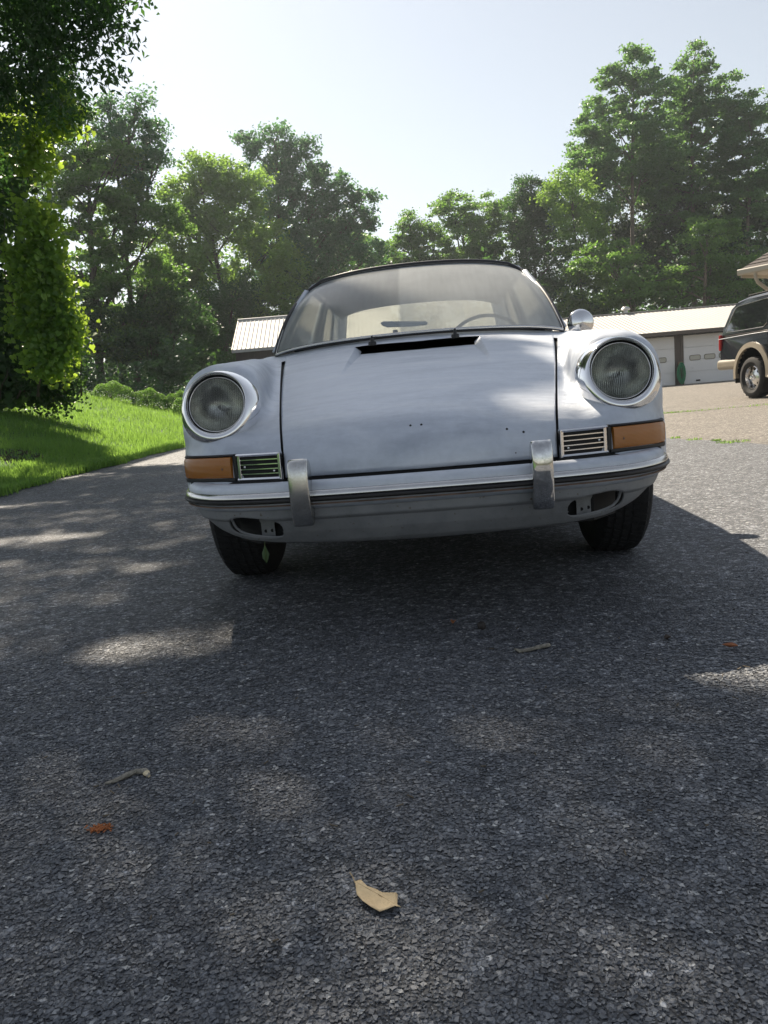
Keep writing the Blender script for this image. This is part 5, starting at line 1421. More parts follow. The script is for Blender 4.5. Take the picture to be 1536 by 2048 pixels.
for side in (-1, 1):
    ring = []
    for k in range(40):
        a = 2 * math.pi * k / 40; ca, sa = math.cos(a), math.sin(a)
        x = .452 + .077 * math.copysign(abs(ca) ** (2 / 3), ca); z0 = (.320 + .009 * (x - .452) / .077)
        z = z0 + .030 * math.copysign(abs(sa) ** (2 / 3), sa)
        ring.append(surf_pt(side * x, z, .0))
    MB().tube(ring, .0035, 6, close=True).build('cutout_rim', M_grime_shade, valance, smooth=True)
    # bracket with two holes
    xb = side * .455
    p = Vector(surf_pt(xb, .30, -.045)); dx = Vector((side * -.0, 0, 0))
    br = MB()
    outl = [(-.034, .356), (.036, .356), (.028, .332), (.020, .320), (.020, .274), (-.022, .274), (-.022, .320), (-.03, .332)]
    br.add([(p.x + a, p.y + side * a * .45, z) for a, z in outl] + [(p.x + a, p.y + side * a * .45 + .003, z) for a, z in outl], [tuple(range(8)), tuple(range(15, 7, -1))] + [(i, i + 8, (i + 1) % 8 + 8, (i + 1) % 8) for i in range(8)])
    b_o = br.build('fog_light_bracket', simple('bracket_grey', (.24, .25, .26), .6, vs=30, var=.25), car, bevel=.001)
    for (hx, hz) in ((-.008, .298), (.012, .300)):
        MB().lathe([(0, 0), (.0048, 0), (.0048, .004)], (p.x + hx, p.y + side * hx * .45 - .0012, hz), (0, 1, 0), 12).build('bracket_hole', M_dark, b_o)
    mb = MB()
    q = Vector(surf_pt(side * .50, .29, -.09)); mb.obox((q.x, q.y, q.z), (.045, side * .03, 0), (0, .004, 0), (0, 0, .014)); mb.tube([(q.x - .06, q.y - .03, .275), (q.x, q.y - .02, .270), (q.x + .05, q.y, .278)], .004, 6)
    mb.build('fog_light_backing', simple('undercoat', (.05, .045, .045), .8, vs=40, var=.5), car)
# dark box behind the valance
MB().prism([(-.54, .20), (-.46, .10), (0, .06), (.46, .10), (.54, .20), (.54, .50), (-.54, .50)], .262, .44, 'z').build('front_underpan', M_dark, car)
# leaf stuck under the valance
lp = Vector(surf_pt(-.463, .262, .012))
lf = empty('green_leaf', (0, 0, 0), 0, 'green leaf dangling from the left cut-out under the bumper', 'leaf')
W0 = Matrix.Translation((.101, 1.99, 0)) @ Matrix.Rotation(-.0735, 4, 'Z')
lw = W0 @ lp; lf.location = lw
V = [(0, 0, 0), (-.010, .002, -.022), (-.009, -.003, -.036), (-.004, -.004, -.043), (.0, 0, -.052), (.006, -.003, -.040), (.010, .001, -.026)]
np_mesh('blade', np.array(V), [(0, 1, 2), (0, 2, 3), (0, 3, 4), (0, 4, 5), (0, 5, 6)], simple('green_leaf', (.045, .085, .025), .6, vs=60), lf)
MB().tube([(.002, 0, .016), (0, 0, 0), (0, -.001, -.045)], .0008, 5).build('stem', simple('leaf_stalk', (.12, .16, .06), .7), lf)

# bumper guards
for side in (-1, 1):
    P = [(-.050, .498), (-.058, .500), (-.070, .490), (-.078, .465), (-.080, .420), (-.076, .380), (-.068, .350), (-.056, .330), (-.046, .328), (-.030, .333), (-.020, .36), (-.018, .45), (-.030, .49)]
    P = crspline(P + [P[0]], 4)[:-1]
    W_ = .0265
    n = len(P); mb = MB(); V = []
    secs = [(-1.0, .80), (-.97, .93), (-.86, 1.0), (-.5, 1.03), (0, 1.035), (.5, 1.03), (.86, 1.0), (.97, .93), (1.0, .80)]
    cy, cz = -.035, .415
    for (w_, s_) in secs:
        for (y, z) in P:
            wz = W_ * (1.0 if z > .36 else 1.0)
            yy = cy + (y - cy) * s_; zz = cz + (z - cz) * (1 - (1 - s_) * .35)
            V.append((side * .306 + w_ * wz + side * 0.0, yy + .0, zz))
    F = [(r * n + i, r * n + (i + 1) % n, (r + 1) * n + (i + 1) % n, (r + 1) * n + i) for r in range(len(secs) - 1) for i in range(n)]
    F += [tuple(range(n)), tuple(range((len(secs) - 1) * n, len(secs) * n))[::-1]]
    o = mb.add(V, F).build('bumper_guard', M_gd if False else M_chrome_dull, car, smooth='all'); o.data.set_sharp_from_angle(angle=R(60))
    o.data.materials.clear()
    gm, nt, b = newmat('pitted_chrome' if side < 0 else 'smooth_chrome')
    co = coords(nt)
    nz = N(nt, 'ShaderNodeTexNoise', Scale=600.0 if side < 0 else 25.0, Detail=4.0, Roughness=.7); nt.links.new(co, nz.inputs['Vector'])
    lo_ = (.42, .41, .37) if side < 0 else (.50, .50, .50)
    r = ramp(nt, [(.40, lo_), (.60, (.72, .72, .71))]); nt.links.new(nz.outputs[0], r.inputs[0]); nt.links.new(r.outputs[0], b.inputs['Base Color'])
    b.inputs['Metallic'].default_value = 1.0
    r = ramp(nt, [(.4, (.24,) * 3 if side < 0 else (.07,) * 3), (.65, (.09,) * 3 if side < 0 else (.05,) * 3)]); nt.links.new(nz.outputs[0], r.inputs[0]); nt.links.new(r.outputs[0], b.inputs['Roughness'])
    bp = N(nt, 'ShaderNodeBump', Strength=.12 if side < 0 else .03, Distance=.001); nt.links.new(nz.outputs[0], bp.inputs['Height']); nt.links.new(bp.outputs[0], b.inputs['Normal'])
    o.data.materials.append(gm)

# turn signals and horn grilles --------------------------------------------------
NP = np.stack([np.linspace(.36, .725, 60), planS(np.linspace(.36, .725, 60)) ], 1)
def nose_path(x0, x1, side, n=26, extra=0):
    xs = np.linspace(x0, x1, n); p = np.stack([xs * side, planS(xs)], 1)
    return p if side > 0 else p[::-1]
for side in (-1, 1):
    # amber lens wraps the corner
    xs = np.concatenate([np.linspace(.512, .648, 18) * 1.0, [.664, .667, .669, .670, .671]]); yy = np.concatenate([planS(np.linspace(.512, .648, 18)) + np.linspace(0, .004, 18), [.192, .208, .226, .245, .262]])
    p = np.stack([xs * side, yy], 1); p = p if side > 0 else p[::-1]
    sig = sweep(p, [(-.02, .450), (.006, .450), (.014, .453), (.017, .460), (.0175, .482), (.017, .503), (.014, .509), (.006, .5115), (-.02, .5115)], 'turn_signal', M_amber)
    xs2 = np.concatenate([np.linspace(.503, .648, 18), [.665, .669, .671, .672, .673]]); yy2 = np.concatenate([planS(np.linspace(.503, .648, 18)) + np.linspace(0, .004, 18), [.192, .208, .226, .245, .270]])
    p2 = np.stack([xs2 * side, yy2], 1); p2 = p2 if side > 0 else p2[::-1]
    sweep(p2, [(-.02, .440), (.012, .441), (.0155, .445), (.0155, .452), (-.02, .452)], 'lamp_gasket', M_rubber, sig)
    sweep(nose_path(.366, .655, side), [(-.02, .430), (.010, .430), (.012, .436), (.010, .4418), (-.02, .4418)], 'bumper_gap', M_dark)
    sweep(p2, [(-.02, .510), (.0105, .510), (.0135, .514), (.010, .5175), (-.02, .5175)], 'lamp_gasket', M_rubber, sig)
    xa = .5065 * side
    MB().obox((xa, planS(.5065) + .0, .479), (.0055, side * .002, 0), (0, .012, 0), (0, 0, .038)).build('lamp_gasket', M_rubber, sig, bevel=.002)
    MB().lathe([(.0, -.003), (.0035, -.002), (.004, .004)], (side * .545, planS(.545) - .0165, .478), (0, 1, 0), 10).build('lens_screw', simple('lens_screw', (.20, .10, .05), .5), sig)
    # horn grille
    gy_ = lambda x: float(planS(abs(x)))
    x0, x1 = .372, .497
    grl = MB()
    p = nose_path(x0, x1, side)
    gr = sweep(p, [(-.012, .4425), (.010, .4425), (.0135, .446), (.010, .4505), (-.012, .4505)], 'horn_grille', M_chrome)
    sweep(p, [(-.012, .5085), (.010, .5085), (.0135, .513), (.010, .5165), (-.012, .5165)], 'grille_frame', M_chrome, gr)
    for xe in (x0 + .003, x1 - .003):
        MB().obox((xe * side, gy_(xe) - .002, .4795), (.0045, side * .0015, 0), (0, .0105, 0), (0, 0, .0365)).build('grille_frame', M_chrome, gr, bevel=.002)
    for k in range(4):
        z = .4605 + k * .0128
        sweep(p, [(-.012, z - .0012), (.006, z - .0020), (.0090, z - .0012), (.0090, z + .0016), (.006, z + .0024), (-.012, z + .0012)], 'grille_slat', M_chrome, gr)
    sweep(p, [(-.010, .446), (-.004, .446), (-.004, .513), (-.010, .513)], 'grille_backing', M_dark, gr)
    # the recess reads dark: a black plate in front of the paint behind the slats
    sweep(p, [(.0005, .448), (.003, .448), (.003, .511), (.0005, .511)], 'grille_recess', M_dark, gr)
    for (xe, z) in ((.392, .467), (.478, .480)):
        MB().lathe([(0, -.004), (.003, -.003), (.0034, .003)], (side * xe, gy_(xe) - .004, z), (0, 1, 0), 10).build('grille_screw', M_chrome_dull, gr)

# headlights ----------------------------------------------------------------------
HC = Vector((.5645, .196, .653)); HAX = Vector((0, .95, -.31))    # axis points into the car
M_refl, _nt, _b = newmat('lamp_reflector'); _b.inputs['Base Color'].default_value = (.55, .56, .55, 1); _b.inputs['Metallic'].default_value = 1; _b.inputs['Roughness'].default_value = .22
_nz = N(_nt, 'ShaderNodeTexNoise', Scale=30.0, Detail=5.0); _nt.links.new(coords(_nt), _nz.inputs['Vector'])
_b.inputs['Metallic'].default_value = .85; _b2 = N(_nt, 'ShaderNodeBump', Strength=.25, Distance=.01); _nt.links.new(_nz.outputs[0], _b2.inputs['Height']); _nt.links.new(_b2.outputs[0], _b.inputs['Normal'])
_r = ramp(_nt, [(.35, (.55, .57, .53)), (.65, (.92, .92, .90))]); _nt.links.new(_nz.outputs[0], _r.inputs[0]); _nt.links.new(_r.outputs[0], _b.inputs['Base Color'])
M_lens, _nt, _b = newmat('headlight_glass')
_nt.nodes.remove(_b)
_co = coords(_nt)
_w1 = N(_nt, 'ShaderNodeTexWave', Scale=64.0); _w1.bands_direction = 'X'; _nt.links.new(_co, _w1.inputs['Vector'])
_mp = N(_nt, 'ShaderNodeMapping'); _mp.inputs['Rotation'].default_value = (math.pi / 2, 0, 0); _nt.links.new(_co, _mp.inputs[0])
_v = N(_nt, 'ShaderNodeTexBrick', Scale=11.0); _v.inputs['Mortar Size'].default_value = .035; _nt.links.new(_mp.outputs[0], _v.inputs['Vector'])
_nz = N(_nt, 'ShaderNodeTexNoise', Scale=22.0, Detail=5.0); _nt.links.new(_co, _nz.inputs['Vector'])
_a = N(_nt, 'ShaderNodeMath', operation='ADD'); _nt.links.new(_w1.outputs[0], _a.inputs[0]); _nt.links.new(_v.outputs['Fac'], _a.inputs[1])
_bp = N(_nt, 'ShaderNodeBump', Strength=.7, Distance=.006); _nt.links.new(_a.outputs[0], _bp.inputs['Height'])
_rr = ramp(_nt, [(.1, (.60, .63, .60)), (.6, (.90, .93, .92)), (.95, (.97, .98, .97))]); _nt.links.new(_w1.outputs[0], _rr.inputs[0])
_rf = N(_nt, 'ShaderNodeBsdfRefraction', Roughness=.05, IOR=1.16); _nt.links.new(_rr.outputs[0], _rf.inputs['Color']); _nt.links.new(_bp.outputs[0], _rf.inputs['Normal'])
_gl = N(_nt, 'ShaderNodeBsdfGlossy', Roughness=.05); _nt.links.new(_bp.outputs[0], _gl.inputs['Normal'])
_df = N(_nt, 'ShaderNodeBsdfDiffuse'); _df.inputs[0].default_value = (.42, .43, .38, 1)
_fr = N(_nt, 'ShaderNodeFresnel', IOR=1.6)
_m1 = N(_nt, 'ShaderNodeMixShader'); _nt.links.new(_fr.outputs[0], _m1.inputs[0]); _nt.links.new(_rf.outputs[0], _m1.inputs[1]); _nt.links.new(_gl.outputs[0], _m1.inputs[2])
_dr = N(_nt, 'ShaderNodeMapRange'); _dr.inputs[1].default_value = .4; _dr.inputs[2].default_value = .8; _dr.inputs[3].default_value = .08; _dr.inputs[4].default_value = .34; _nt.links.new(_nz.outputs[0], _dr.inputs[0])
_m2 = N(_nt, 'ShaderNodeMixShader'); _nt.links.new(_dr.outputs[0], _m2.inputs[0]); _nt.links.new(_m1.outputs[0], _m2.inputs[1]); _nt.links.new(_df.outputs[0], _m2.inputs[2])
_nt.links.new(_m2.outputs[0], _nt.nodes['Material Output'].inputs['Surface'])
for side in (-1, 1):
    c = Vector((side * HC.x, HC.y, HC.z))
    hl = MB()
    # bezel: broad flared chrome ring, deeper on its outer edge
    prof = [(.0835, -.012), (.0850, -.0185), (.0880, -.0215), (.0925, -.0205), (.0990, -.0150), (.1060, -.0050), (.1120, .0085), (.1155, .0230), (.1165, .0360), (.1155, .046)]
    n = 96
    a = HAX.normalized(); s = Vector((1, 0, 0)); u = a.cross(s).normalized()
    if u.z < 0: u = -u
    V = []
    for (r, h) in crspline(prof, 4):
        for k in range(n):
            t = 2 * math.pi * k / n; ct, st_ = math.cos(t), math.sin(t)
            out = side * ct
            q = max(0, (r - .088) / .028)
            rr = r
            hh = h + q * (.010 * max(0, out) ** 2 + .032 * st_ + .002)
            V.append(c + s * (rr * ct) + u * (rr * 1.03 * st_) + a * (hh - .006))
    m = len(crspline(prof, 4))
    F = [(i * n + k, i * n + (k + 1) % n, (i + 1) * n + (k + 1) % n, (i + 1) * n + k) for i in range(m - 1) for k in range(n)]
    hd = hl.add(V, F).build('headlight', M_chrome, car, smooth='all')
    hd['label'] = 'round headlight with broad chrome bezel'
    MB().lathe([(.0835, -.016), (.0845, -.013), (.0825, -.008), (.0800, -.004)], c, HAX, 64).build('lamp_gasket', M_rubber, hd, smooth='all')
    MB().lathe([(.0830, -.010), (.081, -.013), (.0785, -.013), (.0785, -.006)], c, HAX, 64).build('retaining_ring', M_chrome_dull, hd, smooth='all')
    MB().lathe([(.0002, -.0225), (.02, -.022), (.045, -.019), (.065, -.0145), (.0795, -.009)], c, HAX, 64, up=(1, 0, .0)).build('lens', M_lens, hd, smooth='all')
    MB().lathe([(.079, -.008), (.070, .012), (.055, .032), (.035, .048), (.015, .056), (.0002, .057)], c, HAX, 48).build('reflector', M_refl, hd, smooth='all')
    MB().lathe([(.0002, .012), (.008, .015), (.009, .03), (.006, .056)], c, HAX, 16).build('bulb', simple('bulb_cap', (.08, .08, .08), .4, metal=.5), hd, smooth='all')
    pp = c - u * .1035 + a * -.012
    MB().lathe([(.0, -.0015), (.0042, -.001), (.0048, .004)], pp, a, 12).build('bezel_screw_hole', M_dark, hd)

# windscreen ----------------------------------------------------------------------
def ws_pt(s, t, off=0.0):
    """s -1..1 across, t 0..1 up"""
    b = Vector((.640 * math.sin(s * 1.25) / math.sin(1.25), 1.345 + .165 * abs(s) ** 2.2, .893 - .034 * s * s))
    tp = Vector((.530 * math.sin(s * 1.1) / math.sin(1.1), 1.955 + .075 * s * s, 1.262 - .052 * abs(s) ** 2.2))
    p = b.lerp(tp, t)
    k = math.sin(math.pi * t)
    p.y -= .035 * k; p.z += .020 * k; p.x *= 1 + .018 * k
    if off:
        n_ = Vector((.35 * s, -.55, .8)).normalized(); p += n_ * off
    return p
def ws_lim(t):
    m_ = 1.0
    if t > .80: q = (t - .80) / .20; m_ = 1 - .17 * (1 - math.sqrt(max(0, 1 - q * q)))
    if t < .07: q = (.07 - t) / .07; m_ = 1 - .03 * (1 - math.sqrt(max(0, 1 - q * q)))
    return m_
def dusty(name, lo, hi, dens=.75, side_shade=None, tint=(.60, .57, .50)):
    m, nt, b = newmat(name)
    nt.nodes.remove(b)
    out = nt.nodes['Material Output']
    co = coords(nt)
    n1 = N(nt, 'ShaderNodeTexNoise', Scale=3.2, Detail=6.0, Roughness=.6); nt.links.new(co, n1.inputs['Vector'])
    mp = N(nt, 'ShaderNodeMapping'); mp.inputs['Scale'].default_value = (30, 3, 3); nt.links.new(co, mp.inputs[0])
    n2 = N(nt, 'ShaderNodeTexNoise', Scale=1.5, Detail=5.0); nt.links.new(mp.outputs[0], n2.inputs['Vector'])
    ad = N(nt, 'ShaderNodeMath', operation='MULTIPLY_ADD'); ad.inputs[1].default_value = .35
    nt.links.new(n2.outputs[0], ad.inputs[0]); nt.links.new(n1.outputs[0], ad.inputs[2])
    mr = N(nt, 'ShaderNodeMapRange'); mr.inputs[1].default_value = .45; mr.inputs[2].default_value = .95; mr.inputs[3].default_value = lo; mr.inputs[4].default_value = hi
    nt.links.new(ad.outputs[0], mr.inputs[0])
    fac = mr.outputs[0]
    if side_shade:  # thins the dust on one side, painting in a shade edge
        sx = N(nt, 'ShaderNodeSeparateXYZ'); nt.links.new(co, sx.inputs[0])
        m2 = N(nt, 'ShaderNodeMapRange'); m2.inputs[1].default_value = side_shade[0]; m2.inputs[2].default_value = side_shade[1]; m2.inputs[3].default_value = 1.0 - side_shade[2]; m2.inputs[4].default_value = 1.0
        nt.links.new(sx.outputs[0], m2.inputs[0])
        mu = N(nt, 'ShaderNodeMath', operation='MULTIPLY'); nt.links.new(fac, mu.inputs[0]); nt.links.new(m2.outputs[0], mu.inputs[1]); fac = mu.outputs[0]
    tr = N(nt, 'ShaderNodeBsdfTransparent'); tr.inputs[0].default_value = (.88, .92, .90, 1)
    gl = N(nt, 'ShaderNodeBsdfGlossy'); gl.inputs['Roughness'].default_value = .13
    fr = N(nt, 'ShaderNodeFresnel', IOR=1.5)
    g1 = N(nt, 'ShaderNodeMixShader'); nt.links.new(fr.outputs[0], g1.inputs[0]); nt.links.new(tr.outputs[0], g1.inputs[1]); nt.links.new(gl.outputs[0], g1.inputs[2])
    df = N(nt, 'ShaderNodeBsdfDiffuse'); df.inputs[0].default_value = (*tint, 1)
    tl = N(nt, 'ShaderNodeBsdfTranslucent'); tl.inputs[0].default_value = (*tint, 1)
    d2 = N(nt, 'ShaderNodeMixShader'); d2.inputs[0].default_value = .5; nt.links.new(df.outputs[0], d2.inputs[1]); nt.links.new(tl.outputs[0], d2.inputs[2])
    mx = N(nt, 'ShaderNodeMixShader'); nt.links.new(fac, mx.inputs[0]); nt.links.new(g1.outputs[0], mx.inputs[1]); nt.links.new(d2.outputs[0], mx.inputs[2])
    nt.links.new(mx.outputs[0], out.inputs['Surface'])
    return m
M_ws = dusty('dusty_shaded_windscreen', .60, .84, side_shade=(-.078, -.062, .34), tint=(.74, .77, .78))  # real dust, but thinner at left to imitate a shade and reflection edge
M_glass = dusty('side_glass', .015, .06)
M_rearglass = dusty('dusty_rear_glass', .70, .80, tint=(.80, .78, .68))
nt_, ns_ = 26, 61
V = [ws_pt(s * ws_lim(t), t) for t in np.linspace(0, 1, nt_) for s in np.linspace(-1, 1, ns_)]
ws = np_mesh('windscreen', np.array(V), grid_faces(nt_, ns_), M_ws, car, smooth=True)
def ws_border(off=0, ext=0.0):
    P = []
    for s in np.linspace(-1, 1, 60): P.append(ws_pt(s * ws_lim(0) * (1 + ext), -ext * .8, off))
    for t in np.linspace(.02, .98, 44): P.append(ws_pt(ws_lim(t) * (1 + ext), t, off))
    for s in np.linspace(1, -1, 60): P.append(ws_pt(s * ws_lim(1) * (1 + ext * .5), 1 + ext, off))
    for t in np.linspace(.98, .02, 44): P.append(ws_pt(-ws_lim(t) * (1 + ext), t, off))
    return P
_bd = ws_border(.002, .020)
MB().tube(_bd, [.0020 if i < 60 else (.0150 if 104 <= i < 164 else .0105) for i in range(len(_bd))], 8, close=True).build('windscreen_seal', M_rubber, ws, smooth='all')
Pb = ws_border(.005, .003)
MB().tube(Pb, [.0075 if i < 60 else (.0028 if (i < 74 or i > 194) else .0006) for i in range(len(Pb))], 6, close=True).build('windscreen_trim', M_chrome_dull, ws, smooth='all')
# twigs caught on the top edge
tp_ = ws_pt(.03, 1.03, .012)
MB().tube([tp_ + Vector((-.018, 0, .006)), tp_, tp_ + Vector((.02, 0, .008))], .0012, 5).tube([tp_ + Vector((0, -.004, .004)), tp_ + Vector((-.008, 0, -.014))], .001, 5).tube([tp_ + Vector((.004, -.004, .0)), tp_ + Vector((.012, 0, -.010))], .001, 5).build('caught_twig', simple('twig', (.09, .06, .04), .9), ws)

# roof, pillars and glass
def railp(y): return (float(np.interp(y, [1.95, 2.05, 2.3, 2.7, 3.1, 3.4], [.530, .545, .568, .570, .545, .52])), float(np.interp(y, [1.95, 2.05, 2.3, 2.7, 3.1, 3.4], [1.198, 1.215, 1.232, 1.232, 1.205, 1.17])))
def roof_pt(p, q):
    y = 1.965 + .078 * p * p + q * (3.28 - 1.965 - .1 * p * p)
    hw, zr = railp(y); zc = float(np.interp(y, [1.95, 2.1, 2.35, 2.7, 3.0, 3.3], [1.274, 1.292, 1.308, 1.310, 1.295, 1.262]))
    x = hw * math.sin(p * 1.35) / math.sin(1.35)
    z = zr + (zc - zr) * (1 - abs(p) ** 2.4)
    return Vector((x, y, z))
V = [roof_pt(p, q) for q in np.linspace(0, 1, 30) for p in np.linspace(-1, 1, 41)]
roof = np_mesh('roof', np.array(V), grid_faces(30, 41), M_paint, car, smooth=True)
so = roof.modifiers.new('thick', 'SOLIDIFY'); so.thickness = .012; so.offset = -1
for side in (-1, 1):
    MB().tube([(side * (railp(y)[0] + .006), y, railp(y)[1] - .002) for y in np.linspace(2.2, 3.35, 20)], .006, 6).build('drip_rail', M_chrome_dull, roof, smooth=True)
def side_pt(y, t, side, off=0.0):
    """t 0 belt, 1 rail; y measured at the belt, leans with the screen"""
    hw = .655 + (-.122) * t + .004 * math.sin(math.pi * t) + off
    z = .875 + (railp(2.3)[1] - .875) * t
    return Vector((side * hw, y, z))
def strip(name, mat, yl, yr, t0, t1, side, off=0.0, n=14, thick=.02, parent=car):
    V = []
    for t in np.linspace(t0, t1, n):
        a, b = yl(t), yr(t)
        for k in range(5): V.append(side_pt(a + (b - a) * k / 4, t, side, off))
    o = np_mesh(name, np.array([tuple(v) for v in V]), grid_faces(n, 5), mat, parent, smooth=True)
    so = o.modifiers.new('thick', 'SOLIDIFY'); so.thickness = thick; so.offset = 0
    return o
for side in (-1, 1):
    yf = lambda t: 1.52 + .50 * t - .035 * math.sin(math.pi * t)
    strip('windscreen_pillar', M_paint, yf, lambda t: yf(t) + .055, 0, .90, side, -.006)
    strip('door_pillar', M_rubber, lambda t: 2.66 - .04 * t, lambda t: 2.72 - .05 * t, 0, 1, side)
    strip('rear_pillar', M_paint, lambda t: 3.50 - .50 * t, lambda t: 3.86 - .62 * t, 0, 1, side)
    strip('side_window', M_glass, lambda t: yf(t) + .06, lambda t: 2.66 - .04 * t, .03, .95, side, -.008, thick=.004)
    strip('quarter_window', M_glass, lambda t: 2.72 - .05 * t, lambda t: 3.50 - .50 * t, .03, .95, side, -.008, thick=.004)
    a = [side_pt(yf(t) + .062, t, side, .004) for t in np.linspace(.02, .88, 10)] + [side_pt(y, .96, side, .004) for y in np.linspace(2.15, 3.0, 10)]
    MB().tube(a, .006, 6).build('window_trim', M_chrome_dull, car, smooth=True)
    strip('window_rail', M_paint, lambda t: 2.12, lambda t: 3.2, .955, 1.03, side, -.0, thick=.012)
# rear window with thick frame
def rw_pt(s, t):
    b = Vector((.60 * s, 3.78 - .05 * s * s, .985)); tp = Vector((.50 * s, 3.27 - .09 * s * s, 1.262 - .045 * s * s))
    p = b.lerp(tp, t); p.z += .025 * math.sin(math.pi * t); return p
def rgrid(name, s0, s1, t0, t1, mat, parent=car, ns=21, nt2=9, thick=0.0):
    V = [rw_pt(s, t) for t in np.linspace(t0, t1, nt2) for s in np.linspace(s0, s1, ns)]
    o = np_mesh(name, np.array([tuple(v) for v in V]), grid_faces(nt2, ns), mat, parent, smooth=True)
    if thick: so = o.modifiers.new('thick', 'SOLIDIFY'); so.thickness = thick; so.offset = 0
    return o
rg = rgrid('rear_window', -.93, .93, .04, .93, M_rearglass)
rgrid('rear_window_frame', -1.12, -.93, -.1, 1.08, M_paint, rg, 5, 9, .02); rgrid('rear_window_frame', .93, 1.12, -.1, 1.08, M_paint, rg, 5, 9, .02)
rgrid('rear_window_frame', -1.0, 1.0, .93, 1.08, M_paint, rg, 21, 4, .02); rgrid('rear_window_frame', -1.0, 1.0, -.25, .04, M_paint, rg, 21, 4, .02)

# interior
M_trimd = simple('dark_interior', (.035, .033, .032), .8, vs=10)
M_seat = simple('worn_seat', (.06, .055, .05), .7, vs=12)
M_lining = simple('dusty_headlining', (.25, .23, .20), .9, vs=3)
V = [roof_pt(p, q) * 1.0 + Vector((0, 0, -.03)) for q in np.linspace(.02, 1, 12) for p in np.linspace(-.93, .93, 21)]
np_mesh('headlining', np.array([tuple(v) for v in V]), grid_faces(12, 21), M_lining, car, smooth=True)
dsh = MB()
for (y, z) in ((1.47, .885), (1.60, .908), (1.72, .905), (1.77, .87), (1.76, .80)):
    for s in np.linspace(-1, 1, 13): dsh.v.append((s * .60, y + .05 * s * s, z - .012 * s * s))
dsh.f = [tuple(q) for q in grid_faces(5, 13)]
dsh.build('dashboard', M_trimd, car, smooth='all', fix=False)
for sx_ in (-.33, .33):
    st = MB()
    for (y, z, w) in ((2.62, .80, .22), (2.70, .90, .215), (2.76, .96, .19), (2.80, .985, .14), (2.86, .97, .16), (2.88, .85, .2)):
        st.v += [(sx_ + w * math.cos(a) * 1.0, y + (.0), z + .012 * math.cos(2 * a)) if False else (sx_ + w * k, y - .03 * (1 - k * k), z - .03 * abs(k) ** 3) for k in np.linspace(-1, 1, 9)]
    st.f = [tuple(q) for q in grid_faces(6, 9)]
    st.build('seat_backrest', M_seat, car, smooth='all', fix=False)
# steering wheel
sw_c = Vector((.33, 1.98, .815)); sw_n = Vector((0, -.86, -.5)).normalized()
swm = MB().lathe([(.20 + .009 * math.cos(a), .009 * math.sin(a)) for a in np.linspace(0, 2 * math.pi, 9)[:-1]], sw_c, sw_n, 48, closed=True)
sw = swm.build('steering_wheel', simple('wheel_rim_black', (.03, .03, .03), .4), car, smooth='all')
MB().lathe([(.0, -.02), (.045, -.015), (.05, .01), (.03, .12)], sw_c, -sw_n, 20).tube([sw_c + Vector((-.19, 0, 0)), sw_c, sw_c + Vector((.19, 0, 0))], .01, 6).build('wheel_hub', M_trimd, sw, smooth=True)
# mirror lying on the dash top
MB().add([(-.165, 1.60, .972), (-.150, 1.60, .978), (.040, 1.61, .962), (.052, 1.61, .956), (.046, 1.61, .946), (-.02, 1.605, .944), (-.135, 1.60, .950), (-.158, 1.60, .960)] + [(-.165, 1.62, .972), (-.150, 1.62, .978), (.040, 1.63, .962), (.052, 1.63, .956), (.046, 1.63, .946), (-.02, 1.625, .944), (-.135, 1.62, .950), (-.158, 1.62, .960)], [tuple(range(8)), tuple(range(15, 7, -1))] + [(i, i + 8, (i + 1) % 8 + 8, (i + 1) % 8) for i in range(8)]).build('interior_mirror', simple('mirror_back', (.42, .48, .58), .35, vs=8), car, bevel=.004, seg=2)
MB().tube([(-.10, 1.62, .935), (-.10, 1.63, .90)], .012, 8).build('mirror_stem', M_trimd, car)
# washer nozzles / wiper posts
for (x, y) in ((-.187, 1.298), (.160, 1.296)):
    z = .864
    w_ = MB().lathe([(.0, .031), (.004, .030), (.005, .024), (.0075, .018), (.008, .010), (.015, .006), (.017, .0), (.017, -.01)], (x, y, z), (0, 0, 1), 16)
    w_.build('wiper_spindle', M_rubber, car, smooth=True)
# exterior mirror on the door
mr = MB().lathe([(.0003, .024), (.045, .018), (.056, .010), (.061, .0), (.0625, -.008)], (.762, 1.742, .905), (.10, -1, .04), 36)
mo = mr.build('side_mirror', M_chrome, car, smooth='all')
mo.data.materials.clear(); mo.data.materials.append(M_chrome)
MB().lathe([(.0003, -.028), (.030, -.025), (.050, -.018), (.0610, -.009), (.0625, -.006)], (.762, 1.742, .905), (.10, -1, .04), 36).build('mirror_shell', M_chrome_dull, mo, smooth='all')
MB().tube([(.74, 1.76, .862), (.725, 1.77, .83), (.715, 1.775, .80)], [.010, .010, .016], 8).build('mirror_arm', M_chrome_dull, mo, smooth=True)

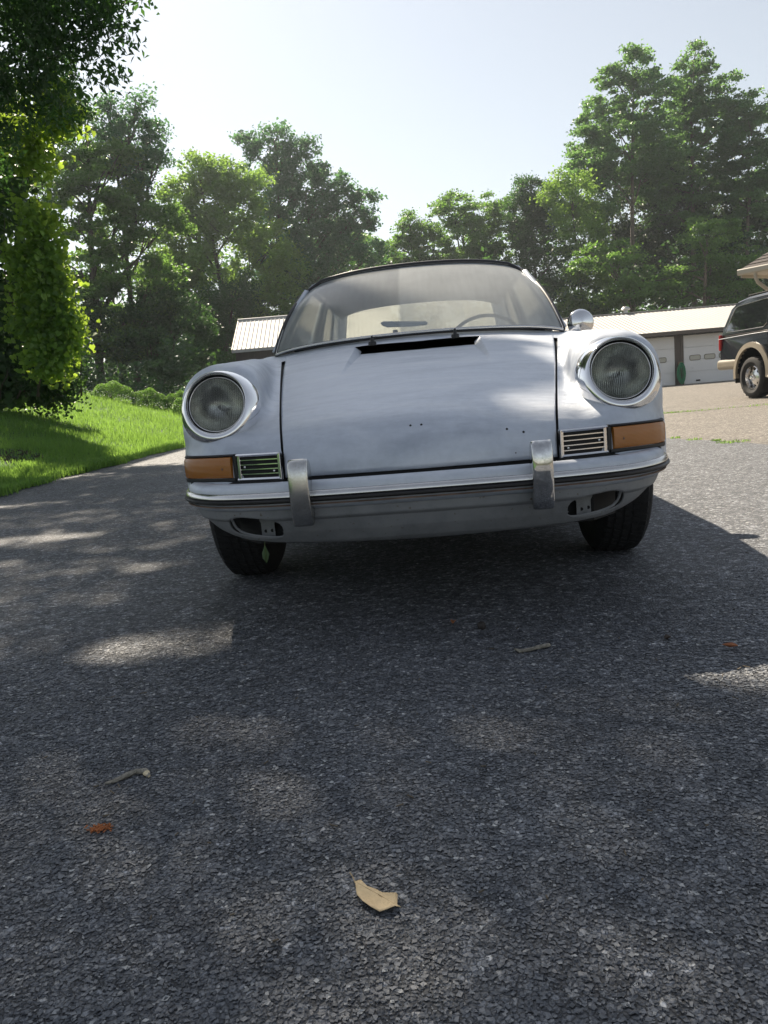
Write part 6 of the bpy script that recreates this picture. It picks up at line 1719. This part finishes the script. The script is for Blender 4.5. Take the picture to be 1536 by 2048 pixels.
# wheels --------------------------------------------------------------------------
def car_wheel(x, y, side, name='wheel'):
    w_ = empty(name, (x, y, .318)); w_.parent = car
    if side < 0: w_.rotation_euler = (0, 0, math.pi)
    # axle along local x, outer face at +x
    prof = [(.19, -.080), (.20, -.086), (.245, -.094), (.282, -.090), (.302, -.078), (.312, -.058), (.3165, -.03), (.3175, 0), (.3165, .03), (.312, .058), (.302, .078), (.282, .090), (.245, .094), (.20, .086), (.19, .080)]
    t_ = MB().lathe(prof, (0, 0, 0), (1, 0, 0), 72)
    t_.build('tyre', M_tyre, w_, smooth='all')
    tr_ = MB()
    for k in range(72):
        a = 2 * math.pi * k / 72
        for xx in (-.058, -.030, 0, .030, .058):
            rr = float(np.interp(abs(xx), [0, .03, .058], [.3175, .3165, .312]))
            aa = a + (.02 if int(round(xx * 100)) % 2 else 0)
            er, et = Vector((0, math.cos(aa), math.sin(aa))), Vector((0, -math.sin(aa), math.cos(aa)))
            tr_.obox(Vector((xx, 0, 0)) + er * rr, Vector((.0105, 0, 0)) + et * .003, et * .0105, er * .0035 + Vector((-.003 * (1 if xx > 0 else -1) * (abs(xx) > .05), 0, 0)))
    tt3 = tr_.build('tread_blocks', M_tyre, w_); tt3['kind'] = 'stuff'
    MB().lathe([(.195, .078), (.188, .082), (.18, .06), (.15, .05), (.08, .062), (.0003, .07)], (0, 0, 0), (1, 0, 0), 40).lathe([(.195, -.078), (.18, -.06), (.16, -.02), (.10, .02), (.0003, .03)], (0, 0, 0), (1, 0, 0), 40).build('rim', M_chrome_dull, w_, smooth='all')
    return w_
for (x, y, s_) in ((-.681, .93, -1), (.681, .93, 1), (-.68, 3.14, -1), (.68, 3.14, 1)): car_wheel(x, y, s_)
# suspension and floor seen under the nose
MB().box(-.58, .58, .55, 3.9, .20, .30).build('floor_pan', M_dark, car, bevel=.01)
for side in (-1, 1):
    MB().tube([(side * .56, .905, .26), (side * .30, .92, .21), (side * .12, 1.0, .22)], .016, 8).tube([(side * .57, .90, .22), (side * .58, .90, .55)], .024, 8).build('control_arm', simple('rusty_arm', (.10, .07, .055), .8, vs=20), car, smooth=True)
